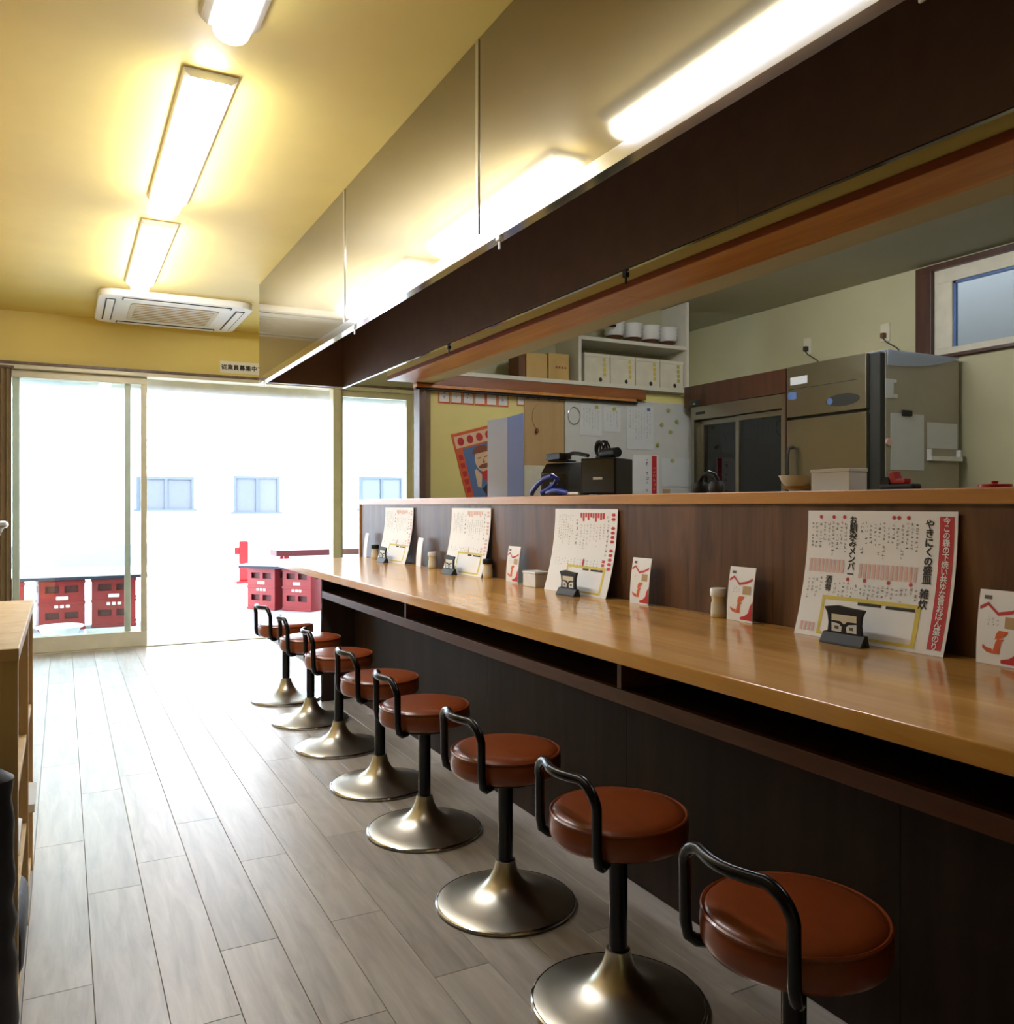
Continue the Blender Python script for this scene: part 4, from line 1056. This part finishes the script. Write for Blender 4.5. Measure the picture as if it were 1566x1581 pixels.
# wall shelf with boxes and bowls
SH = thing('wall_shelf', 'white open shelf unit above the kitchen end wall', 'shelf', (3.2, 5.2, 1.913))
box('bottom_board', 'shelf_white', 2.125, 4.16, 5.03, 5.338, 1.913, 1.940, SH, 0.001)
box('divider', 'shelf_white', 3.200, 3.225, 5.03, 5.338, 1.9405, 2.235, SH, 0.001)
box('upper_board', 'shelf_white', 3.200, 4.16, 5.03, 5.338, 2.2355, 2.262, SH, 0.001)
box('side_panel', 'shelf_white', 4.1605, 4.183, 5.03, 5.338, 1.913, 2.598, SH, 0.001)
for k, (x0, x1) in enumerate(((2.80, 2.965), (2.975, 3.14))):
    c = thing('cardboard_box', ('left', 'right')[k] + ' one of two yellow-brown cardboard boxes on the white shelf', 'box', ((x0 + x1) / 2, 5.15, 1.9405), 'cardboard boxes on the shelf')
    box('carton', 'carton', x0, x1, 5.06, 5.24, 1.9405, 2.112 + 0.012 * k, c, 0.002)
    box('flap_seam', 'ink_brown', x0 + 0.003, x1 - 0.003, 5.145, 5.150, 2.1125 + 0.012 * k, 2.1135 + 0.012 * k, c)
    if k:
        mb = MB()
        for q in range(4): mb.box(3.03 + q * 0.024, 3.045 + q * 0.024, 5.0585, 5.0599, 2.02, 2.035)
        mb.build('printed_mark', 'ink_brown', c)
cb = thing('dark_box', 'narrow dark brown box left of the cardboard boxes on the shelf', 'box', (2.77, 5.16, 1.9405))
box('box_body', 'carton_dark', 2.745, 2.795, 5.07, 5.22, 1.9405, 2.085, cb, 0.002)
box('box_lid', 'carton_dark', 2.743, 2.797, 5.068, 5.222, 2.0852, 2.10, cb, 0.002)
for k in range(4):
    x0 = 3.262 + k * 0.222
    c = thing('white_box', '%s white box with a black dot in the row on the white shelf' % ('leftmost', 'second', 'third', 'rightmost')[k], 'box', (x0 + 0.108, 5.15, 1.9405), 'white boxes on the shelf')
    box('carton', 'plate_ivory', x0, x0 + 0.216, 5.05, 5.25, 1.9405, 2.125, c, 0.002)
    box('carton_lid', 'plate_ivory', x0 - 0.001, x0 + 0.217, 5.049, 5.251, 2.1252, 2.15, c, 0.002)
    f5 = lambda u, v, d: (u, 5.0485 + d, v)
    mb = MB(); disc(mb, f5, x0 + 0.135, 1.965, 0.014, 0.016, -0.0005); mb.build('black_dot', 'ink_black', c)
    mb = MB()
    for q in range(4): flat_rect(mb, f5, x0 + 0.158 - q * 0.001, x0 + 0.182 - q * 0.001, 1.99 + q * 0.035, 2.015 + q * 0.035, -0.0007, 1)
    mb.build('gold_print', 'ink_yellow' if k < 3 else 'ink_green', c)
for k, (x0, n) in enumerate(((3.572, 4), (3.735, 4), (3.898, 4), (4.061, 4))):
    bw = thing('stacked_bowls', '%s stack of white bowls with brown feet on top of the shelf' % ('leftmost', 'second', 'third', 'rightmost')[k], 'bowls', (x0, 5.13, 2.2625), 'bowl stacks on the shelf')
    z = 2.2625
    MB().lathe([(0.001, z), (0.034, z), (0.038, z + 0.012), (0.062, z + 0.04), (0.060, z + 0.042), (0.001, z + 0.042)], 24, (x0, 5.13)).build('bowl_foot', 'brown_glaze', bw, smooth=True)
    for q in range(n):
        zz = z + 0.0425 + q * 0.026
        MB().lathe([(0.001, zz), (0.062, zz), (0.074, zz + 0.018), (0.078, zz + 0.024), (0.070, zz + 0.0255), (0.001, zz + 0.0255)], 24, (x0, 5.13)).build('bowl', 'white_ceramic', bw, smooth=True)
cbk = MB(); cbk.tube([(3.05, 5.04, 2.30), (3.2, 5.04, 2.318), (3.4, 5.04, 2.345), (3.52, 5.04, 2.36)], 0.009, 8)
tag(cbk.build('black_pipe', 'black_plastic', smooth=True), 'thin black pipe running over the white shelf unit', 'pipe')

# ================================================================ KITCHEN APPLIANCES
FX = 4.14
FR = thing('steel_refrigerator', 'upright stainless kitchen refrigerator with an oval badge', 'refrigerator', (4.5, 3.66, 0))
fy0, fy1 = 3.317, 4.005
box('cabinet', 'fridge_side', FX + 0.06, 4.86, fy0, fy1, 0.10, 1.955, FR, 0.003)
for (x_, y_) in ((FX + 0.12, fy0 + 0.07), (FX + 0.12, fy1 - 0.07), (4.8, fy0 + 0.07), (4.8, fy1 - 0.07)):
    MB().lathe([(0.02, 0), (0.02, 0.10)], 12, (x_, y_)).build('leg', 'black_plastic', FR)
box('gasket', 'gasket', FX + 0.018, FX + 0.059, fy0 + 0.004, fy1 - 0.01, 0.14, 1.95, FR)
tp = box('top_panel', 'fridge_steel', FX - 0.012, FX + 0.0175, fy0 + 0.075, fy1 - 0.004, 1.632, 1.955, FR, 0.004)
fx = lambda u, v, d: (FX - 0.0122 + d, u, v)
mb = MB(); disc(mb, fx, 3.56, 1.70, 0.125, 0.037, -0.0008, 28); mb.build('oval_badge', 'gasket', tp)
mb = MB(); disc(mb, fx, 3.655, 1.70, 0.022, 0.02, -0.0012); mb.build('badge_mark', 'ink_blue', tp)
mb = MB(); flat_rect(mb, fx, 3.83, 3.97, 1.835, 1.885, -0.0008, 1); mb.build('sticker', 'paper_cool', tp)
mb = MB(); flat_rect(mb, fx, 3.92, 3.99, 1.745, 1.79, -0.0008, 1); mb.build('sticker', 'ink_blue', tp)
mb = MB(); flat_rect(mb, fx, 3.45, 3.98, 1.806, 1.810, -0.0006, 1); mb.build('fold_line', 'gasket', tp)
dr = box('door', 'fridge_steel', FX - 0.012, FX + 0.0175, fy0 + 0.075, fy1 - 0.004, 0.15, 1.615, FR, 0.004)
MB().tube([(FX - 0.013, 3.95, 1.44), (FX - 0.05, 3.95, 1.43), (FX - 0.06, 3.95, 1.38), (FX - 0.06, 3.95, 1.20), (FX - 0.05, 3.95, 1.15), (FX - 0.013, 3.95, 1.14)], 0.011, 10).build('handle', 'gasket', dr, smooth=True)
# papers on its side
ys_ = fy0 - 0.001
def side_paper(x0, x1, z0, z1, label, mat='paper_cool'):
    r = thing('clipped_paper', label, 'paper', ((x0 + x1) / 2, ys_, z0), 'papers on the refrigerator side')
    box('sheet', mat, x0, x1, ys_ - 0.003, ys_ - 0.0003, z0, z1, r)
    return r
r = side_paper(4.24, 4.53, 1.275, 1.605, 'tall white paper held by a black clip on the refrigerator side')
box('clip', 'black_plastic', 4.33, 4.41, ys_ - 0.018, ys_ - 0.0035, 1.59, 1.625, r, 0.004)
r = side_paper(4.56, 4.84, 1.41, 1.565, 'white sheet above the little rack on the refrigerator side')
rk = thing('paper_rack', 'white wire paper rack on the refrigerator side', 'rack', (4.7, ys_, 1.33))
box('rail', 'white_plastic', 4.555, 4.845, ys_ - 0.035, ys_ - 0.0005, 1.335, 1.362, rk, 0.003)
box('upright', 'white_plastic', 4.555, 4.57, ys_ - 0.03, ys_ - 0.0005, 1.3625, 1.405, rk, 0.002)
box('upright', 'white_plastic', 4.83, 4.845, ys_ - 0.03, ys_ - 0.0005, 1.3625, 1.405, rk, 0.002)
r = thing('label_sticker', 'small torn white label high on the refrigerator side', 'label', (4.24, ys_, 1.68))
mb = MB(); mb.box(4.195, 4.265, ys_ - 0.002, ys_ - 0.0003, 1.69, 1.80); mb.box(4.2655, 4.30, ys_ - 0.002, ys_ - 0.0003, 1.69, 1.715); mb.box(4.2655, 4.29, ys_ - 0.002, ys_ - 0.0003, 1.78, 1.80); mb.build('label', 'paper_cool', r)
mb = MB(); mb.tube([(4.215, ys_ - 0.0005, 1.435), (4.215, ys_ - 0.014, 1.435)], 0.022, 16)
tag(mb.build('magnet', 'ink_pink', smooth=True), 'round pinkish magnet at the edge of the refrigerator side', 'magnet')
ps = thing('pale_sheet', 'curved pale sheet over the top of the refrigerator side', 'plastic film', (4.5, ys_, 1.87))  # pale sheet with a curved lower edge along the side's top
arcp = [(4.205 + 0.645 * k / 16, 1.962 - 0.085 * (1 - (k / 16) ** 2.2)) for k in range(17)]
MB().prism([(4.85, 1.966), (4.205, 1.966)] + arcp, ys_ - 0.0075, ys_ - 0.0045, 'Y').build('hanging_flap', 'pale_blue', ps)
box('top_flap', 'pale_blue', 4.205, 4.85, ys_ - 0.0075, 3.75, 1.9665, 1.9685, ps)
# glass showcase
SC_ = thing('glass_showcase', 'upright glass-door showcase with sliding doors behind the ledge', 'showcase', (4.5, 4.5, 0))
sy0, sy1, sz1 = 4.022, 4.955, 1.795
box('side_panel', 'fridge_steel', FX, 4.80, sy0, sy0 + 0.035, 0.0, sz1, SC_, 0.002)
box('side_panel', 'fridge_steel', FX, 4.80, sy1 - 0.035, sy1, 0.0, sz1, SC_, 0.002)
box('top_panel', 'fridge_steel', FX, 4.80, sy0 + 0.0355, sy1 - 0.0355, 1.70, sz1, SC_, 0.002)
box('back_panel', 'cream_wall', 4.77, 4.80, sy0 + 0.0355, sy1 - 0.0355, 0.0, 1.6995, SC_)
box('base_panel', 'fridge_steel', FX, 4.7695, sy0 + 0.0355, sy1 - 0.0355, 0.0, 0.6, SC_, 0.002)
for z in (0.86, 1.12, 1.38):
    box('shelf', 'plate_ivory', FX + 0.10, 4.7695, sy0 + 0.0355, sy1 - 0.0355, z, z + 0.014, SC_)
ym = (sy0 + sy1) / 2
for k, (ya, yb, xo) in enumerate(((sy0 + 0.036, ym + 0.03, 0.03), (ym - 0.03, sy1 - 0.036, 0.058))):
    mb = MB()
    mb.box(FX + xo, FX + xo + 0.022, ya, ya + 0.035, 0.605, 1.695); mb.box(FX + xo, FX + xo + 0.022, yb - 0.035, yb, 0.605, 1.695)
    mb.box(FX + xo, FX + xo + 0.022, ya + 0.035, yb - 0.035, 0.605, 0.64); mb.box(FX + xo, FX + xo + 0.022, ya + 0.035, yb - 0.035, 1.66, 1.695)
    dd = mb.build('sliding_door', 'fridge_steel', SC_, 0.002)
    box('pane', 'case_glass', FX + xo + 0.008, FX + xo + 0.013, ya + 0.035, yb - 0.035, 0.64, 1.66, dd)
MB().box(FX - 0.002, FX - 0.0002, 4.80, 4.90, 1.735, 1.755).build('name_plate', 'gasket', SC_)
for k, (y_, z, h, mt, nm, lab) in enumerate(((4.18, 1.135, 0.20, 'white_plastic', 'plastic_tub', 'white tub on a showcase shelf behind the right glass door'), (4.34, 1.135, 0.16, 'pale_blue', 'plastic_tub', 'pale blue tub on a showcase shelf behind the right glass door'))):
    tb_ = thing(nm, lab, 'tub', (4.45, y_, z))
    MB().prism(roundrect(4.38, 4.52, y_ - 0.055, y_ + 0.055, 0.02), z, z + h, 'Z').build('tub_body', mt, tb_, 0.003)
    MB().prism(roundrect(4.377, 4.523, y_ - 0.058, y_ + 0.058, 0.02), z + h + 0.0003, z + h + 0.015, 'Z').build('tub_lid', 'white_plastic', tb_, 0.003)
cs = thing('showcase_surround', 'dark brown wooden boxing around the top of the glass showcase', 'boxing', (4.5, 4.5, 1.80))
box('fascia', 'brown_frame', FX - 0.01, FX + 0.012, sy0 - 0.008, 5.02, sz1 + 0.002, 1.952, cs, 0.002)
box('top_board', 'shelf_white', FX + 0.0125, 4.895, sy0 - 0.008, 5.02, 1.935, 1.952, cs, 0.002)
box('side_board', 'brown_frame', FX - 0.01, FX + 0.012, sy0 - 0.0125, sy0 - 0.001, 0.0, sz1 + 0.0015, cs, 0.001)
sn = thing('sensor', 'small grey sensor at the left end of the dark boxing', 'sensor', (4.11, 4.88, 1.80))
box('housing', 'grey_plastic', 4.09, 4.128, 4.84, 4.91, 1.80, 1.84, sn, 0.004)
box('led', 'ink_green', 4.086, 4.0898, 4.85, 4.87, 1.805, 1.815, sn)
for k, (y_, z, lab) in enumerate(((4.54, 2.19, 'white wall socket with plug above the glass showcase'), (3.87, 2.17, 'white wall socket with plug and cord above the refrigerator'))):
    o = thing('wall_socket', lab, 'socket', (XR, y_, z), 'sockets on the kitchen wall')
    box('plate', 'plate_ivory', XR - 0.009, XR - 0.0005, y_ - 0.035, y_ + 0.035, z, z + 0.12, o, 0.002)
    box('plug', 'carton_dark' if k else 'gasket', XR - 0.04, XR - 0.0092, y_ - 0.014, y_ + 0.014, z + 0.02, z + 0.055, o, 0.004)
    MB().tube([(XR - 0.03, y_, z + 0.021), (XR - 0.035, y_ - 0.03, z - 0.01), (XR - 0.02, y_ - 0.10, z - 0.06), (XR - 0.015, y_ - 0.13, z - 0.10)], 0.004, 6).build('cord', 'gasket', o, smooth=True)
for k, (x_, y_) in enumerate(((3.55, 3.35), (3.2, 2.45))):
    m = MB(); m.lathe([(0.001, 2.592), (0.012, 2.592), (0.016, 2.597), (0.016, 2.5995), (0.001, 2.5995)], 14, (x_, y_))
    tag(m.build('ceiling_hook', 'white_plastic', smooth=True), ('small white stud in the kitchen ceiling, farther from the camera', 'small white stud in the kitchen ceiling, nearer to the camera')[k], 'stud', 'studs in the kitchen ceiling')

# ================================================================ LEFT EDGE: SHELF UNIT AND THINGS
SU = thing('shelf_unit', 'low pale-wood shelf unit at the left edge of the picture', 'shelf', (-0.28, 2.4, 0))
sx0, sx1, su0, su1 = -0.50, -0.078, 1.92, 2.87
box('top_board', 'pale_wood', sx0, sx1 + 0.002, su0 - 0.006, su1 + 0.006, 0.765, 0.79, SU, 0.002)
box('end_panel', 'pale_wood', sx0, sx1, su0, su0 + 0.022, 0.0, 0.7645, SU, 0.001)
box('end_panel', 'pale_wood', sx0, sx1, su1 - 0.022, su1, 0.0, 0.7645, SU, 0.001)
box('divider', 'pale_wood', sx0 + 0.012, sx1, 2.48, 2.502, 0.0, 0.7645, SU, 0.001)
box('back_panel', 'pale_wood', sx0, sx0 + 0.0115, su0 + 0.0225, su1 - 0.0225, 0.0, 0.7645, SU)
for z in (0.02, 0.245, 0.47):
    for a, b_ in ((su0 + 0.0225, 2.4795), (2.5025, su1 - 0.0225)):
        box('shelf', 'pale_wood', sx0 + 0.012, sx1 - 0.004, a, b_, z, z + 0.018, SU, 0.001)
def magazine(x0, x1, y0, y1, z, h, label, m):
    r = thing('booklet', label, 'booklet', ((x0 + x1) / 2, (y0 + y1) / 2, z))
    box('pages', 'paper', x0, x1, y0, y1, z + 0.002, z + h, r)
    box('cover', m, x0 - 0.001, x1 + 0.001, y0 - 0.001, y1 + 0.001, z, z + 0.0019, r)
    box('cover', m, x0 - 0.001, x1 + 0.001, y0 - 0.001, y1 + 0.001, z + h + 0.0001, z + h + 0.002, r)
magazine(-0.33, -0.066, 2.55, 2.75, 0.2635, 0.02, 'white booklet jutting out of the left shelf unit', 'paper_cool')
cl = thing('folded_cloth', 'crumpled white cloth on the lower shelf of the left unit', 'cloth', (-0.2, 2.2, 0.264))
rnd = random.Random(2)
vs = []
def clothf(u, v, d):
    return (-0.34 + u, 2.05 + v, 0.266 + 0.05 * abs(math.sin(9 * u + 3 * v)) + 0.03 * abs(math.cos(13 * v)) + 0.03 - d)
MB().sheet(clothf, 12, 12, 0, 0.255, 0, 0.26, 0.03).build('cloth', 'paper', cl, smooth=True)
db = thing('dark_pouch', 'dark pouch on the bottom shelf of the left unit', 'pouch', (-0.2, 2.3, 0.0385))
MB().prism(roundrect(-0.33, -0.075, 0.039, 0.17, 0.04), 2.10, 2.42, 'Y').build('pouch_body', 'black_fabric', db, 0.02, smooth=True)
MB().tube([(-0.2, 2.16, 0.165), (-0.19, 2.18, 0.20), (-0.19, 2.34, 0.20), (-0.2, 2.36, 0.165)], 0.007, 8).build('strap', 'black_fabric', db, smooth=True)
vb = thing('flared_pot', 'pale pot with a flared white rim on the left shelf unit', 'pot', (-0.235, 2.05, 0.79))
vx, vy, vz = -0.194, 2.10, 0.7905
MB().lathe([(0.001, vz), (0.055, vz), (0.06, vz + 0.01), (0.048, vz + 0.09), (0.055, vz + 0.17), (0.085, vz + 0.235), (0.080, vz + 0.238), (0.05, vz + 0.17), (0.042, vz + 0.09), (0.001, vz + 0.02)], 28, (vx, vy)).build('pot_body', 'salt', vb, smooth=True)
MB().tube([(vx + 0.084 * math.cos(2 * PI * k / 28), vy + 0.084 * math.sin(2 * PI * k / 28), vz + 0.238) for k in range(28)], 0.008, 8, True).build('rim', 'white_ceramic', vb, smooth=True)
bg = thing('black_bag', 'black quilted bag standing in front of the left shelf unit', 'bag', (-0.3, 1.8, 0))
def bagpts():
    mb = MB(); n = 28; L = 16; vs = []; fs = []
    for j in range(L + 1):
        t = j / L; z = 0.002 + 0.60 * t
        for k in range(n):
            a = 2 * PI * k / n
            puff = 1 + 0.05 * abs(math.sin(t * PI * 7))
            w_ = (0.185 - 0.012 * t) * puff * (0.75 if j in (0, L) else 1); d_ = (0.075 - 0.03 * t) * puff * (0.6 if j in (0, L) else 1)
            ca, sa = math.cos(a), math.sin(a)
            vs.append((-0.262 + w_ * math.copysign(abs(ca) ** 0.6, ca), 1.825 + d_ * math.copysign(abs(sa) ** 0.7, sa), z))
    for j in range(L):
        for k in range(n):
            k2 = (k + 1) % n
            fs.append((j * n + k, j * n + k2, (j + 1) * n + k2, (j + 1) * n + k))
    fs.append(tuple(range(n - 1, -1, -1))); fs.append(tuple(range(L * n, (L + 1) * n)))
    return mb.add(vs, fs)
bagpts().build('bag_body', 'black_fabric', bg, smooth=True)
MB().tube([(-0.36, 1.82, 0.59), (-0.35, 1.81, 0.66), (-0.30, 1.81, 0.70), (-0.21, 1.81, 0.70), (-0.17, 1.81, 0.66), (-0.16, 1.82, 0.59)], 0.010, 8).build('handle', 'black_fabric', bg, smooth=True)
ct = thing('curtain', 'narrow brownish curtain at the left end of the shop front', 'curtain', (-0.36, YF - 0.12, 0.2))
def cf(u, v, d):
    return (-0.50 + u, YF - 0.14 + 0.015 * math.sin(u * 190) - d, 0.3 + v)
MB().sheet(cf, 40, 2, 0, 0.185, 0, 1.72, 0.002).build('fabric', 'curtain', ct, smooth=True)
MB().tube([(-0.515, YF - 0.14, 2.03), (-0.30, YF - 0.14, 2.03)], 0.010, 10).build('rod', 'post_wood', ct, smooth=True)
